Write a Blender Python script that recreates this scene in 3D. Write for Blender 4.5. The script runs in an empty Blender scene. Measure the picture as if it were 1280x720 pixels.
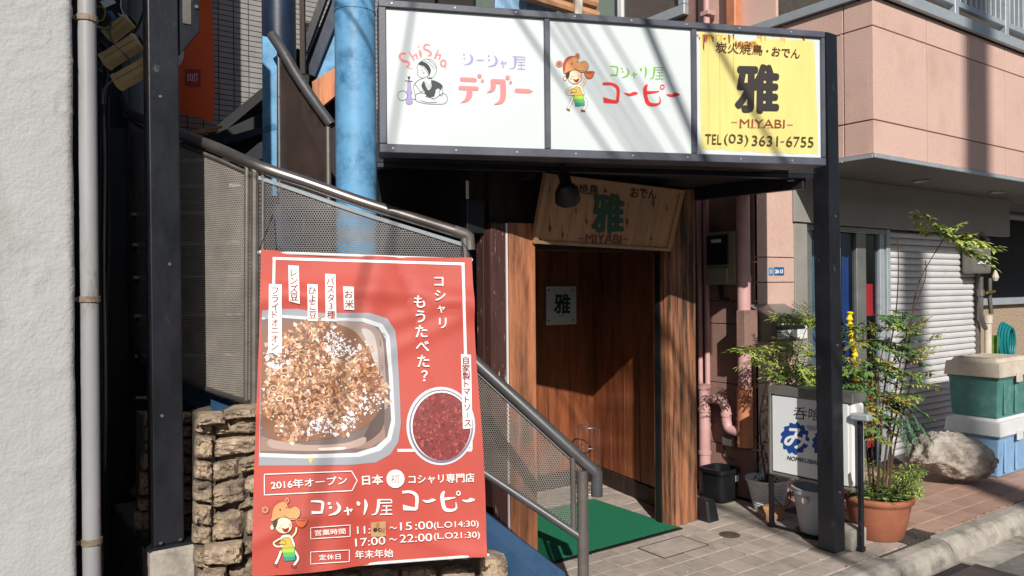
import bpy, bmesh, math, random
from mathutils import Vector, Matrix, noise
from mathutils.geometry import tessellate_polygon
R = math.radians
rnd = random.Random(7)
SC = bpy.context.scene
COL = SC.collection

# ------------------------------------------------------------ camera, sky, sun, exposure
YAW, ROLL, FPX = R(35.2), R(0.52), 960.0
CAM = Vector((0, 0, 1.55))
_r0, _u0, CD = Vector((math.cos(YAW), -math.sin(YAW), 0)), Vector((0, 0, 1)), Vector((math.sin(YAW), math.cos(YAW), 0))
CR = _r0 * math.cos(ROLL) - _u0 * math.sin(ROLL)
CU = _u0 * math.cos(ROLL) + _r0 * math.sin(ROLL)
cd = bpy.data.cameras.new("camera"); cam = bpy.data.objects.new("camera", cd); COL.objects.link(cam)
cd.sensor_width = 36; cd.lens = 27; cd.clip_start = 0.05; cd.clip_end = 500
cam.matrix_world = Matrix(((CR.x, CU.x, -CD.x, CAM.x), (CR.y, CU.y, -CD.y, CAM.y), (CR.z, CU.z, -CD.z, CAM.z), (0, 0, 0, 1)))
SC.camera = cam

SUN = Vector((-0.60, -1.0, 0.735)).normalized()
w = bpy.data.worlds.new("World"); SC.world = w; w.use_nodes = True
nt = w.node_tree
sky = nt.nodes.new("ShaderNodeTexSky"); sky.sky_type = 'NISHITA'; sky.sun_disc = False
sky.sun_elevation = math.asin(SUN.z); sky.sun_rotation = math.atan2(SUN.x, SUN.y)
bg = nt.nodes["Background"]; bg.inputs[1].default_value = 0.062
nt.links.new(sky.outputs[0], bg.inputs[0])
sl = bpy.data.lights.new("sun", 'SUN'); sl.energy = 4.7; sl.angle = R(0.5); sl.color = (1, 0.95, 0.87)
so = bpy.data.objects.new("sun", sl); COL.objects.link(so)
so.rotation_euler = (-SUN).to_track_quat('-Z', 'Y').to_euler(); so.location = (-5, -8, 9)
SC.view_settings.view_transform = 'Standard'; SC.view_settings.look = 'None'
SC.view_settings.exposure = 0.0; SC.view_settings.gamma = 1
SC.view_settings.use_curve_mapping = False

# ------------------------------------------------------------ geometry of the photograph
def ray(x, y): return CD + CR * ((x - 640) / FPX) - CU * ((y - 360) / FPX)
def at(x, y, d): return CAM + ray(x, y) * d
def onz(x, y, z=0): r = ray(x, y); return CAM + r * ((z - 1.55) / r.z)
def ony(x, y, Y): r = ray(x, y); return CAM + r * (Y / r.y)
def onx(x, y, X): r = ray(x, y); return CAM + r * (X / r.x)

class Frame:
    def __init__(s, O, U, V=(0, 0, 1)):
        s.O = Vector(O); s.U = Vector(U).normalized(); V = Vector(V)
        s.N = s.U.cross(V).normalized(); s.V = s.N.cross(s.U).normalized()
    def p(s, u, v, n=0.0): return s.O + s.U * u + s.V * v + s.N * n
    def uv(s, x, y, n=0.0):
        r = ray(x, y); t = (s.O + s.N * n - CAM).dot(s.N) / r.dot(s.N)
        q = CAM + r * t - s.O
        return q.dot(s.U), q.dot(s.V)
FY = lambda Y: Frame((0, Y, 0), (1, 0, 0))                     # faces the street (-Y)
FX = lambda X: Frame((X, 0, 0), (0, -1, 0))                    # faces -X, u = -Y

# ------------------------------------------------------------ materials
def lin(c):
    return tuple(((v / 255) / 12.92 if v / 255 <= .04045 else ((v / 255 + .055) / 1.055) ** 2.4) for v in c) + (1,)
MATS = {}
def mat(name, rgb, rough=.75, metal=0.0, amt=.18, sc=6, stretch=(1, 1, 1), bump=.15, bsc=80, bdist=.004,
        stain=None, st=(.55, .7), ssc=3, objvar=0.0, spec=None, hsvar=0, stain_stretch=None):
    if name in MATS: return MATS[name]
    m = bpy.data.materials.new(name); m.use_nodes = True; MATS[name] = m
    t = m.node_tree; N = t.nodes; L = t.links; b = N["Principled BSDF"]
    b.inputs['Roughness'].default_value = rough; b.inputs['Metallic'].default_value = metal
    if spec is not None: b.inputs['Specular IOR Level'].default_value = spec
    base = lin(rgb)
    g = N.new("ShaderNodeNewGeometry"); mp = N.new("ShaderNodeMapping"); mp.inputs['Scale'].default_value = stretch
    oi = N.new("ShaderNodeObjectInfo"); cmb = N.new("ShaderNodeCombineXYZ"); ml = N.new("ShaderNodeMath"); ml.operation = 'MULTIPLY'
    ml.inputs[1].default_value = 37.0 if objvar else 0.0
    L.new(oi.outputs['Random'], ml.inputs[0]); L.new(ml.outputs[0], cmb.inputs[0]); L.new(ml.outputs[0], cmb.inputs[1])
    add = N.new("ShaderNodeVectorMath"); add.operation = 'ADD'
    L.new(g.outputs['Position'], add.inputs[0]); L.new(cmb.outputs[0], add.inputs[1]); L.new(add.outputs[0], mp.inputs['Vector'])
    nz = N.new("ShaderNodeTexNoise"); nz.inputs['Scale'].default_value = sc; nz.inputs['Detail'].default_value = 6; nz.inputs['Roughness'].default_value = .65
    L.new(mp.outputs[0], nz.inputs['Vector'])
    mr = N.new("ShaderNodeMapRange"); mr.inputs[1].default_value = .3; mr.inputs[2].default_value = .7
    mr.inputs[3].default_value = 1 - amt; mr.inputs[4].default_value = 1 + amt
    L.new(nz.outputs['Fac'], mr.inputs[0])
    fac = mr.outputs[0]
    if objvar:
        m2 = N.new("ShaderNodeMapRange"); m2.inputs[3].default_value = 1 - objvar; m2.inputs[4].default_value = 1 + objvar
        L.new(oi.outputs['Random'], m2.inputs[0]); mm = N.new("ShaderNodeMath"); mm.operation = 'MULTIPLY'
        L.new(fac, mm.inputs[0]); L.new(m2.outputs[0], mm.inputs[1]); fac = mm.outputs[0]
    vm = N.new("ShaderNodeVectorMath"); vm.operation = 'SCALE'; vm.inputs[0].default_value = base[:3]
    L.new(fac, vm.inputs['Scale']); out = vm.outputs[0]
    if stain:
        n2 = N.new("ShaderNodeTexNoise"); n2.inputs['Scale'].default_value = ssc; n2.inputs['Detail'].default_value = 8; n2.inputs['Roughness'].default_value = .7
        if stain_stretch:
            mp2 = N.new("ShaderNodeMapping"); mp2.inputs['Scale'].default_value = stain_stretch
            L.new(add.outputs[0], mp2.inputs['Vector']); L.new(mp2.outputs[0], n2.inputs['Vector'])
        else: L.new(mp.outputs[0], n2.inputs['Vector'])
        r2 = N.new("ShaderNodeMapRange"); r2.inputs[1].default_value = st[0]; r2.inputs[2].default_value = st[1]
        L.new(n2.outputs['Fac'], r2.inputs[0])
        mx = N.new("ShaderNodeMix"); mx.data_type = 'RGBA'; L.new(r2.outputs[0], mx.inputs['Factor'])
        L.new(out, mx.inputs['A']); mx.inputs['B'].default_value = lin(stain); out = mx.outputs['Result']
    L.new(out, b.inputs['Base Color'])
    if bump:
        n3 = N.new("ShaderNodeTexNoise"); n3.inputs['Scale'].default_value = bsc; n3.inputs['Detail'].default_value = 5
        L.new(mp.outputs[0], n3.inputs['Vector'])
        bp = N.new("ShaderNodeBump"); bp.inputs['Strength'].default_value = bump; bp.inputs['Distance'].default_value = bdist
        L.new(n3.outputs['Fac'], bp.inputs['Height']); L.new(bp.outputs[0], b.inputs['Normal'])
        rr = N.new("ShaderNodeMapRange"); rr.inputs[3].default_value = max(.05, rough - .12); rr.inputs[4].default_value = min(1, rough + .12)
        L.new(nz.outputs['Fac'], rr.inputs[0]); L.new(rr.outputs[0], b.inputs['Roughness'])
    return m

def flat(rgb, rough=.6):
    k = "print_%d_%d_%d" % tuple(rgb)
    if k in MATS: return MATS[k]
    m = bpy.data.materials.new(k); m.use_nodes = True; MATS[k] = m
    b = m.node_tree.nodes["Principled BSDF"]; b.inputs['Base Color'].default_value = lin(rgb); b.inputs['Roughness'].default_value = rough
    return m

def perforated(name, rgb, pitch=.0125, hole=.33, rough=.45, metal=.6):
    m = mat(name, rgb, rough=rough, metal=metal, amt=.25, sc=4, bump=0)
    t = m.node_tree; N = t.nodes; L = t.links
    uv = N.new("ShaderNodeUVMap"); sp = N.new("ShaderNodeSeparateXYZ"); L.new(uv.outputs[0], sp.inputs[0])
    def M(op, a, b=None):
        n = N.new("ShaderNodeMath"); n.operation = op
        for i, v in enumerate((a, b)):
            if v is None: continue
            if isinstance(v, (int, float)): n.inputs[i].default_value = v
            else: L.new(v, n.inputs[i])
        return n.outputs[0]
    v = M('DIVIDE', sp.outputs[1], pitch * .866); row = M('FLOOR', v)
    par = M('MULTIPLY', M('PINGPONG', row, 1.0), .5)
    u = M('ADD', M('DIVIDE', sp.outputs[0], pitch), par)
    du = M('SUBTRACT', M('FRACT', u), .5); dv = M('MULTIPLY', M('SUBTRACT', M('FRACT', v), .5), .866)
    d = M('SQRT', M('ADD', M('MULTIPLY', du, du), M('MULTIPLY', dv, dv)))
    h = M('LESS_THAN', d, hole)
    tr = N.new("ShaderNodeBsdfTransparent"); mx = N.new("ShaderNodeMixShader")
    L.new(h, mx.inputs[0]); L.new(N["Principled BSDF"].outputs[0], mx.inputs[1]); L.new(tr.outputs[0], mx.inputs[2])
    L.new(mx.outputs[0], N["Material Output"].inputs[0])
    return m

def glass(name, tint=(.8, .85, .85), rough=.05, alpha=.35):
    m = bpy.data.materials.new(name); m.use_nodes = True; t = m.node_tree; N = t.nodes; L = t.links
    g = N.new("ShaderNodeBsdfGlossy"); g.inputs['Roughness'].default_value = rough; g.inputs['Color'].default_value = (.9, .95, 1, 1)
    tr = N.new("ShaderNodeBsdfTransparent"); tr.inputs['Color'].default_value = (*tint, 1)
    lw = N.new("ShaderNodeLayerWeight"); lw.inputs[0].default_value = .5
    fr = N.new("ShaderNodeMath"); fr.operation = 'POWER'; L.new(lw.outputs['Facing'], fr.inputs[0]); fr.inputs[1].default_value = 4.0
    f2 = N.new("ShaderNodeMapRange"); f2.inputs[3].default_value = .03; f2.inputs[4].default_value = .3; L.new(fr.outputs[0], f2.inputs[0])
    mx = N.new("ShaderNodeMixShader"); L.new(f2.outputs[0], mx.inputs[0]); L.new(tr.outputs[0], mx.inputs[1]); L.new(g.outputs[0], mx.inputs[2])
    L.new(mx.outputs[0], N["Material Output"].inputs[0]); return m

mBLACK = mat("black_painted_steel", (28, 30, 36), rough=.38, amt=.4, sc=7, bump=.2, bsc=50, stain=(92, 90, 90), st=(.62, .74), ssc=16, stretch=(1, 1, .5))
mSIGNFR = mat("sign_frame_paint", (84, 86, 98), rough=.45, amt=.25, sc=6, bump=.1, stain=(130, 130, 138), st=(.66, .76), ssc=22)
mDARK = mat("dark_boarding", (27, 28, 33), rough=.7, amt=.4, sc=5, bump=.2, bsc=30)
mSTEEL = mat("satin_steel_rail", (150, 142, 138), rough=.33, metal=.85, amt=.2, sc=5, bump=.05, stain=(90, 80, 72), st=(.6, .75), ssc=9)
mSTEELD = mat("grey_steel_frame", (118, 112, 108), rough=.5, metal=.5, amt=.25, sc=8, bump=.1, stain=(70, 58, 48), st=(.6, .72), ssc=10)
mRAIL = mat("dark_grey_handrail", (84, 84, 86), rough=.42, metal=.3, amt=.2, sc=9, bump=.1, stain=(150, 150, 150), st=(.66, .72), ssc=30)
mPERF = perforated("perforated_metal", (116, 114, 114), hole=.32)
mPERFA = perforated("perforated_metal_lightened", (206, 198, 188), hole=.25)  # lightened copy of the panel metal, offsets the shade it stands in
mPERFC = perforated("perforated_panel_low", (150, 146, 140), pitch=.011, hole=.36)
mPERFM = perforated("perforated_panel_maroon", (92, 76, 70), hole=.2)
mBLUE = mat("blue_paint", (104, 162, 204), rough=.5, amt=.22, sc=5, bump=.2, bsc=40, stain=(36, 84, 132), st=(.5, .75), ssc=6)
mBLUED = mat("deep_blue_paint", (44, 78, 112), rough=.5, amt=.3, sc=4, bump=.2, stain=(24, 52, 88), st=(.5, .7), ssc=4)
mNAVY = mat("navy_steel", (30, 44, 66), rough=.4, amt=.35, sc=6, bump=.1)
mSTUCCO = mat("white_stucco", (178, 178, 178), rough=.92, amt=.05, sc=2, bump=.65, bsc=70, bdist=.006, stain=(152, 150, 146), st=(.52, .8), ssc=2.5, stain_stretch=(3, 3, .6))
mPIPEG = mat("grey_pvc_pipe", (152, 152, 154), rough=.5, amt=.12, sc=5, bump=.1, stain=(116, 106, 94), st=(.6, .75), ssc=9, stretch=(1, 1, .35))
mPIPEP = mat("pink_painted_pipe", (205, 160, 158), rough=.5, amt=.12, sc=7, bump=.1, stain=(140, 110, 104), st=(.62, .78), ssc=12)
mPIPEO = mat("orange_clay_pipe", (196, 128, 92), rough=.55, amt=.15, sc=8, bump=.1)
mSTONE = mat("rough_tan_stone", (172, 152, 130), rough=.95, amt=.38, sc=22, bump=1.0, bsc=48, bdist=.016, stain=(98, 88, 80), st=(.44, .66), ssc=7, objvar=.22)
mMORTAR = mat("mortar", (86, 78, 70), rough=.95, amt=.3, sc=20, bump=.5, bsc=60)
mCONC = mat("concrete", (170, 163, 153), rough=.9, amt=.22, sc=10, bump=.4, bsc=90, stain=(92, 86, 78), st=(.5, .7), ssc=4)
mCONCD = mat("dirty_concrete", (112, 104, 94), rough=.9, amt=.3, sc=9, bump=.4, bsc=70, stain=(60, 56, 52), st=(.5, .7), ssc=5)
mASPH = mat("asphalt", (120, 117, 114), rough=.92, amt=.25, sc=60, bump=.6, bsc=160, stain=(92, 90, 88), st=(.5, .7), ssc=2)
mTILEG = mat("grey_paving_tile", (172, 160, 150), rough=.88, amt=.14, sc=12, bump=.35, bsc=120, stain=(132, 122, 112), st=(.5, .75), ssc=4, objvar=.12)
mTILER = mat("red_paving_tile", (176, 142, 126), rough=.85, amt=.14, sc=12, bump=.3, bsc=120, stain=(140, 116, 104), st=(.5, .75), ssc=3, objvar=.12)
mJOINT = mat("paving_joint", (74, 68, 62), rough=.95, amt=.3, sc=30, bump=.4)
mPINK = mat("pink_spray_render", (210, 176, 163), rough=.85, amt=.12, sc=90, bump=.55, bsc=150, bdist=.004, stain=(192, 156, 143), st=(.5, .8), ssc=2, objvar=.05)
mPINKD = mat("pink_render_shaded", (146, 114, 104), rough=.85, amt=.16, sc=60, bump=.5, bsc=140, bdist=.004, stain=(104, 80, 72), st=(.5, .75), ssc=3)  # shade put into the pink: darker copy for walls out of the sun
mBEIGE = mat("beige_metal_cladding", (148, 144, 138), rough=.55, amt=.1, sc=4, bump=.06, stain=(138, 132, 126), st=(.6, .8), ssc=3)
mSOFFIT = mat("grey_soffit", (112, 110, 108), rough=.8, amt=.1, sc=6, bump=.15)
mTRIM = mat("light_grey_metal_trim", (176, 184, 190), rough=.4, metal=.3, amt=.1, sc=8, bump=.05, stain=(130, 136, 140), st=(.6, .8), ssc=7)
mSHUT = mat("shutter_grey_paint", (204, 203, 204), rough=.5, amt=.07, sc=5, bump=.06, stain=(140, 138, 136), st=(.6, .8), ssc=6)
mWTILE = mat("glazed_grey_wall_tile", (150, 146, 144), rough=.35, amt=.12, sc=7, bump=.05, objvar=0)
mWOODO = mat("varnished_cedar_planks", (142, 82, 52), rough=.5, amt=.28, sc=4.5, stretch=(7, 7, .8), bump=.3, bsc=22, stain=(58, 32, 22), st=(.48, .72), ssc=1.1, objvar=.14)
mWOODD = mat("weathered_dark_wood", (50, 35, 29), rough=.65, amt=.5, sc=3, stretch=(10, 10, .7), bump=.35, bsc=12, stain=(34, 24, 20), st=(.44, .62), ssc=2.2, objvar=.15)
mWOODP = mat("pole_wood_post", (192, 124, 86), rough=.65, amt=.25, sc=5, stretch=(7, 7, .7), bump=.5, bsc=20, stain=(48, 34, 28), st=(.47, .68), ssc=1.3, objvar=.16)
mWOODM = mat("flaking_maroon_wood", (72, 42, 38), rough=.7, amt=.35, sc=4, stretch=(6, 6, 1), bump=.3, bsc=20, stain=(190, 180, 172), st=(.63, .68), ssc=9)
mWOODW = mat("weathered_post_wood", (162, 108, 76), rough=.7, amt=.35, sc=5, stretch=(8, 8, .6), bump=.7, bsc=20, stain=(40, 31, 27), st=(.42, .6), ssc=1.6, objvar=.2)
mWOODL = mat("pale_cedar_board", (166, 126, 92), rough=.6, amt=.22, sc=3, stretch=(9, 3, .8), bump=.2, bsc=14, stain=(120, 72, 40), st=(.6, .74), ssc=2.4, objvar=.08)
mWOODF = mat("pale_wood_frame", (180, 134, 96), rough=.6, amt=.25, sc=8, bump=.2, bsc=40)
mCREAM = mat("cream_plastic", (226, 196, 140), rough=.5, amt=.12, sc=14, bump=.12, stain=(170, 138, 90), st=(.6, .75), ssc=12)
mRUBBER = mat("black_plastic", (26, 27, 30), rough=.45, amt=.2, bump=.1)
mCABLE = mat("cable_sheath", (34, 34, 36), rough=.55, amt=.2, bump=0)
mCABLEG = mat("grey_cable_sheath", (120, 118, 112), rough=.6, amt=.2, bump=0)
mWHITEP = mat("white_plastic", (226, 226, 224), rough=.45, amt=.06, bump=.05, stain=(180, 178, 172), st=(.6, .8), ssc=8)
mSIGNW = mat("white_acrylic_sign_face", (212, 220, 222), rough=.3, amt=.015, sc=3, bump=0)
mTERRA = mat("terracotta", (162, 98, 72), rough=.75, amt=.14, sc=8, bump=.2, bsc=60, stain=(136, 86, 66), st=(.5, .75), ssc=5)
mSOIL = mat("dark_soil", (50, 40, 32), rough=1, amt=.4, sc=40, bump=.8, bsc=90)
mTEAL = mat("worn_teal_plastic", (80, 132, 126), rough=.5, amt=.18, sc=8, bump=.1, stain=(132, 172, 164), st=(.5, .74), ssc=5)
mLBLUE = mat("worn_light_blue_plastic", (134, 172, 208), rough=.5, amt=.12, sc=8, bump=.1, stain=(90, 120, 160), st=(.6, .72), ssc=12)
mLIDB = mat("dusty_beige_lid", (204, 192, 176), rough=.65, amt=.1, sc=8, bump=.15, stain=(150, 138, 122), st=(.55, .75), ssc=6)
mLIDW = mat("grey_white_lid", (214, 216, 218), rough=.55, amt=.08, sc=8, bump=.1, stain=(150, 148, 144), st=(.6, .78), ssc=7)
mROCK = mat("pale_quartz_rock", (172, 164, 154), rough=.88, amt=.28, sc=9, bump=.9, bsc=26, bdist=.02, stain=(122, 110, 98), st=(.46, .66), ssc=6)
mGREEN = mat("green_mat_pile", (8, 118, 82), rough=.95, amt=.35, sc=120, bump=.8, bsc=260, bdist=.006)
mLEAF = mat("green_leaf", (104, 136, 66), rough=.5, amt=.35, sc=16, bump=0)
mLEAFD = mat("dark_leaf", (62, 98, 66), rough=.45, amt=.3, sc=16, bump=0)
mLEAFY = mat("yellow_green_leaf", (172, 184, 92), rough=.5, amt=.3, sc=16, bump=0)
mLEAFR = mat("bronze_leaf", (172, 142, 84), rough=.5, amt=.35, sc=16, bump=0)
mTWIG = mat("brown_twig", (82, 58, 44), rough=.8, amt=.3, sc=30, bump=.3)
mRED = mat("red_banner_cloth", (184, 72, 60), rough=.6, amt=.06, sc=3, bump=.12, bsc=300)
mORNG = mat("orange_banner_cloth", (232, 92, 34), rough=.7, amt=.08, sc=3, bump=.1, bsc=200)
mYELL = mat("faded_yellow_sheet", (226, 213, 132), rough=.5, amt=.08, sc=3, bump=.05, stain=(216, 180, 100), st=(.55, .85), ssc=1.6, stretch=(3, 3, .8))
mLBOX = mat("lightbox_face", (226, 230, 234), rough=.35, amt=.03, sc=4, bump=0)
mALU = mat("aluminium_frame", (150, 150, 146), rough=.4, metal=.6, amt=.15, sc=7, bump=.1)
mGLASS = glass("window_glass")
mGLASSD = glass("dark_glass", tint=(.8, .84, .88))
mCURT = mat("pale_curtain", (220, 214, 200), rough=.9, amt=.1, sc=3, stretch=(1, 14, 1), bump=.3, bsc=8)
mGOLD = mat("brass", (196, 160, 80), rough=.3, metal=.9, amt=.1, bump=0)
mYELHOSE = mat("yellow_cloth_strip", (246, 214, 30), rough=.6, amt=.1, bump=.1)

# ------------------------------------------------------------ mesh building
W = {}
class MB:
    def __init__(s): s.v = []; s.f = []; s.m = []; s.uv = []
    def add(s, vs, fs, mi=0, uvs=None):
        b = len(s.v); s.v += [Vector(p) for p in vs]; s.uv += (uvs or [(0, 0)] * len(vs))
        for f in fs: s.f.append([b + i for i in f]); s.m.append(mi)
        return s
    def hexa(s, P, mi=0):      # P: 8 corners, bottom ring 0-3, top ring 4-7
        return s.add(P, [(3, 2, 1, 0), (4, 5, 6, 7), (0, 1, 5, 4), (1, 2, 6, 5), (2, 3, 7, 6), (3, 0, 4, 7)], mi)
    def box(s, a, b, mi=0):
        x0, y0, z0 = a; x1, y1, z1 = b
        return s.hexa([(x0, y0, z0), (x1, y0, z0), (x1, y1, z0), (x0, y1, z0), (x0, y0, z1), (x1, y0, z1), (x1, y1, z1), (x0, y1, z1)], mi)
    def fbox(s, F, u0, u1, v0, v1, n0, n1, mi=0):
        return s.hexa([F.p(u0, v0, n1), F.p(u1, v0, n1), F.p(u1, v0, n0), F.p(u0, v0, n0), F.p(u0, v1, n1), F.p(u1, v1, n1), F.p(u1, v1, n0), F.p(u0, v1, n0)], mi)
    def prism(s, pts, off, mi=0):   # polygon pts extruded by vector off
        n = len(pts); off = Vector(off); P = [Vector(p) for p in pts]
        tr = tessellate_polygon([P])
        s.add(P + [p + off for p in P], [tuple(t) for t in tr] + [tuple(i + n for i in reversed(t)) for t in tr] + [(i, (i + 1) % n, (i + 1) % n + n, i + n) for i in range(n)], mi)
        return s
    def tube(s, path, r, seg=10, cap=True, mi=0, closed=False):
        P = [Vector(p) for p in path]; n = len(P); rs = r if isinstance(r, (list, tuple)) else [r] * n
        t0 = (P[1] - P[0]).normalized(); a = t0.orthogonal().normalized(); rings = []
        for i in range(n):
            if closed: t = (P[(i + 1) % n] - P[i - 1]).normalized()
            else: t = ((P[min(i + 1, n - 1)] - P[i]).normalized() + (P[i] - P[max(i - 1, 0)]).normalized()).normalized() if 0 < i < n - 1 else (P[1] - P[0] if i == 0 else P[-1] - P[-2]).normalized()
            a = (a - t * a.dot(t)).normalized(); b = t.cross(a)
            rings.append([P[i] + (a * math.cos(2 * math.pi * k / seg) + b * math.sin(2 * math.pi * k / seg)) * rs[i] for k in range(seg)])
        vs = [p for q in rings for p in q]; fs = []
        for i in range(n if closed else n - 1):
            j = (i + 1) % n
            for k in range(seg): fs.append((i * seg + k, i * seg + (k + 1) % seg, j * seg + (k + 1) % seg, j * seg + k))
        if cap and not closed: fs += [tuple(reversed(range(seg))), tuple((n - 1) * seg + k for k in range(seg))]
        return s.add(vs, fs, mi)
    def lathe(s, prof, c, seg=28, mi=0, wob=0):
        c = Vector(c); vs = []
        for (r, z) in prof:
            for k in range(seg):
                t = 2 * math.pi * k / seg; vs.append(c + Vector((r * math.cos(t), r * math.sin(t), z)))
        fs = [(i * seg + k, i * seg + (k + 1) % seg, (i + 1) * seg + (k + 1) % seg, (i + 1) * seg + k) for i in range(len(prof) - 1) for k in range(seg)]
        if prof[0][0] > 1e-4: fs.append(tuple(reversed(range(seg))))
        if prof[-1][0] > 1e-4: fs.append(tuple((len(prof) - 1) * seg + k for k in range(seg)))
        return s.add(vs, fs, mi)
    def grid(s, fn, nu, nv, mi=0, uvf=None):
        vs = [fn(i / nu, j / nv) for j in range(nv + 1) for i in range(nu + 1)]
        uvs = [uvf(i / nu, j / nv) for j in range(nv + 1) for i in range(nu + 1)] if uvf else None
        return s.add(vs, [(j * (nu + 1) + i, j * (nu + 1) + i + 1, (j + 1) * (nu + 1) + i + 1, (j + 1) * (nu + 1) + i) for j in range(nv) for i in range(nu)], mi, uvs)

def tag(o, label=None, cat=None, group=None, kind=None):
    if label: o['label'] = label
    if cat: o['category'] = cat
    if group: o['group'] = group
    if kind: o['kind'] = kind
    return o

def build(name, mb, m, parent=None, bev=0, smooth=False, recalc=True, label=None, kind=None, ang=35, origin=None, bseg=1):
    me = bpy.data.meshes.new(name)
    if origin is None:
        if parent is not None: origin = W[parent.name]
        else:
            xs = [v.x for v in mb.v]; ys = [v.y for v in mb.v]
            origin = Vector(((min(xs) + max(xs)) / 2, (min(ys) + max(ys)) / 2, min(v.z for v in mb.v)))
    origin = Vector(origin)
    me.from_pydata([tuple(v - origin) for v in mb.v], [], mb.f)
    for mm in (m if isinstance(m, (list, tuple)) else [m]): me.materials.append(mm)
    me.polygons.foreach_set('material_index', mb.m)
    if any(u != (0, 0) for u in mb.uv):
        ul = me.uv_layers.new(name='UVMap')
        for l in me.loops: ul.data[l.index].uv = mb.uv[l.vertex_index]
    if bev or recalc:
        bm = bmesh.new(); bm.from_mesh(me)
        if recalc: bmesh.ops.recalc_face_normals(bm, faces=bm.faces)
        if bev: bmesh.ops.bevel(bm, geom=list(bm.edges), offset=bev, segments=bseg, affect='EDGES', profile=.6, clamp_overlap=True)
        bm.to_mesh(me); bm.free()
    if smooth:
        me.shade_smooth(); me.set_sharp_from_angle(angle=R(ang))
    o = bpy.data.objects.new(name, me); COL.objects.link(o)
    if parent is not None:
        o.parent = parent; o.location = origin - W[parent.name]
    else: o.location = origin
    W[o.name] = origin
    if label: o['label'] = label
    if kind: o['kind'] = kind
    return o

def thing(name, label, cat, loc, group=None):
    o = bpy.data.objects.new(name, None); COL.objects.link(o); o.location = loc; W[o.name] = Vector(loc)
    o.empty_display_size = .1
    return tag(o, label, cat, group)

def inst(src, loc, parent, rot=None, name=None):      # a copy of a part: shares the mesh
    o = src.copy(); COL.objects.link(o); o.parent = parent; o.location = Vector(loc) - (W[parent.name] if parent else Vector())
    if rot: o.rotation_euler = rot
    W[o.name] = Vector(loc); return o

def cmr(pts, n=6, closed=False):
    P = [tuple(p) for p in pts]; out = []; m = len(P)
    for i in range(m if closed else m - 1):
        p1, p2 = P[i], P[(i + 1) % m]
        p0 = P[i - 1] if (i > 0 or closed) else p1
        p3 = P[(i + 2) % m] if (i + 2 < m or closed) else p2
        for k in range(n):
            t = k / n
            out.append(tuple(.5 * (2 * b + (c - a) * t + (2 * a - 5 * b + 4 * c - d) * t * t + (3 * b - a - 3 * c + d) * t ** 3) for a, b, c, d in zip(p0, p1, p2, p3)))
    if not closed: out.append(P[-1])
    return out

# ------------------------------------------------------------ flat print on a surface (lettering, logos, photographs)
_tc = {}
def glyphs(s, bold):
    k = (s, bold)
    if k not in _tc:
        cu = bpy.data.curves.new("t", 'FONT'); cu.body = s; cu.size = 1; cu.offset = bold; cu.resolution_u = 4; cu.fill_mode = 'BOTH'
        o = bpy.data.objects.new("t", cu); COL.objects.link(o)
        dg = bpy.context.evaluated_depsgraph_get(); me = bpy.data.meshes.new_from_object(o.evaluated_get(dg))
        vs = [(v.co.x, v.co.y) for v in me.vertices]; fs = [tuple(p.vertices) for p in me.polygons]
        bpy.data.objects.remove(o); bpy.data.curves.remove(cu); bpy.data.meshes.remove(me)
        xs = [v[0] for v in vs]; ys = [v[1] for v in vs]
        _tc[k] = (vs, fs, min(xs), max(xs), min(ys), max(ys))
    return _tc[k]

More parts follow.
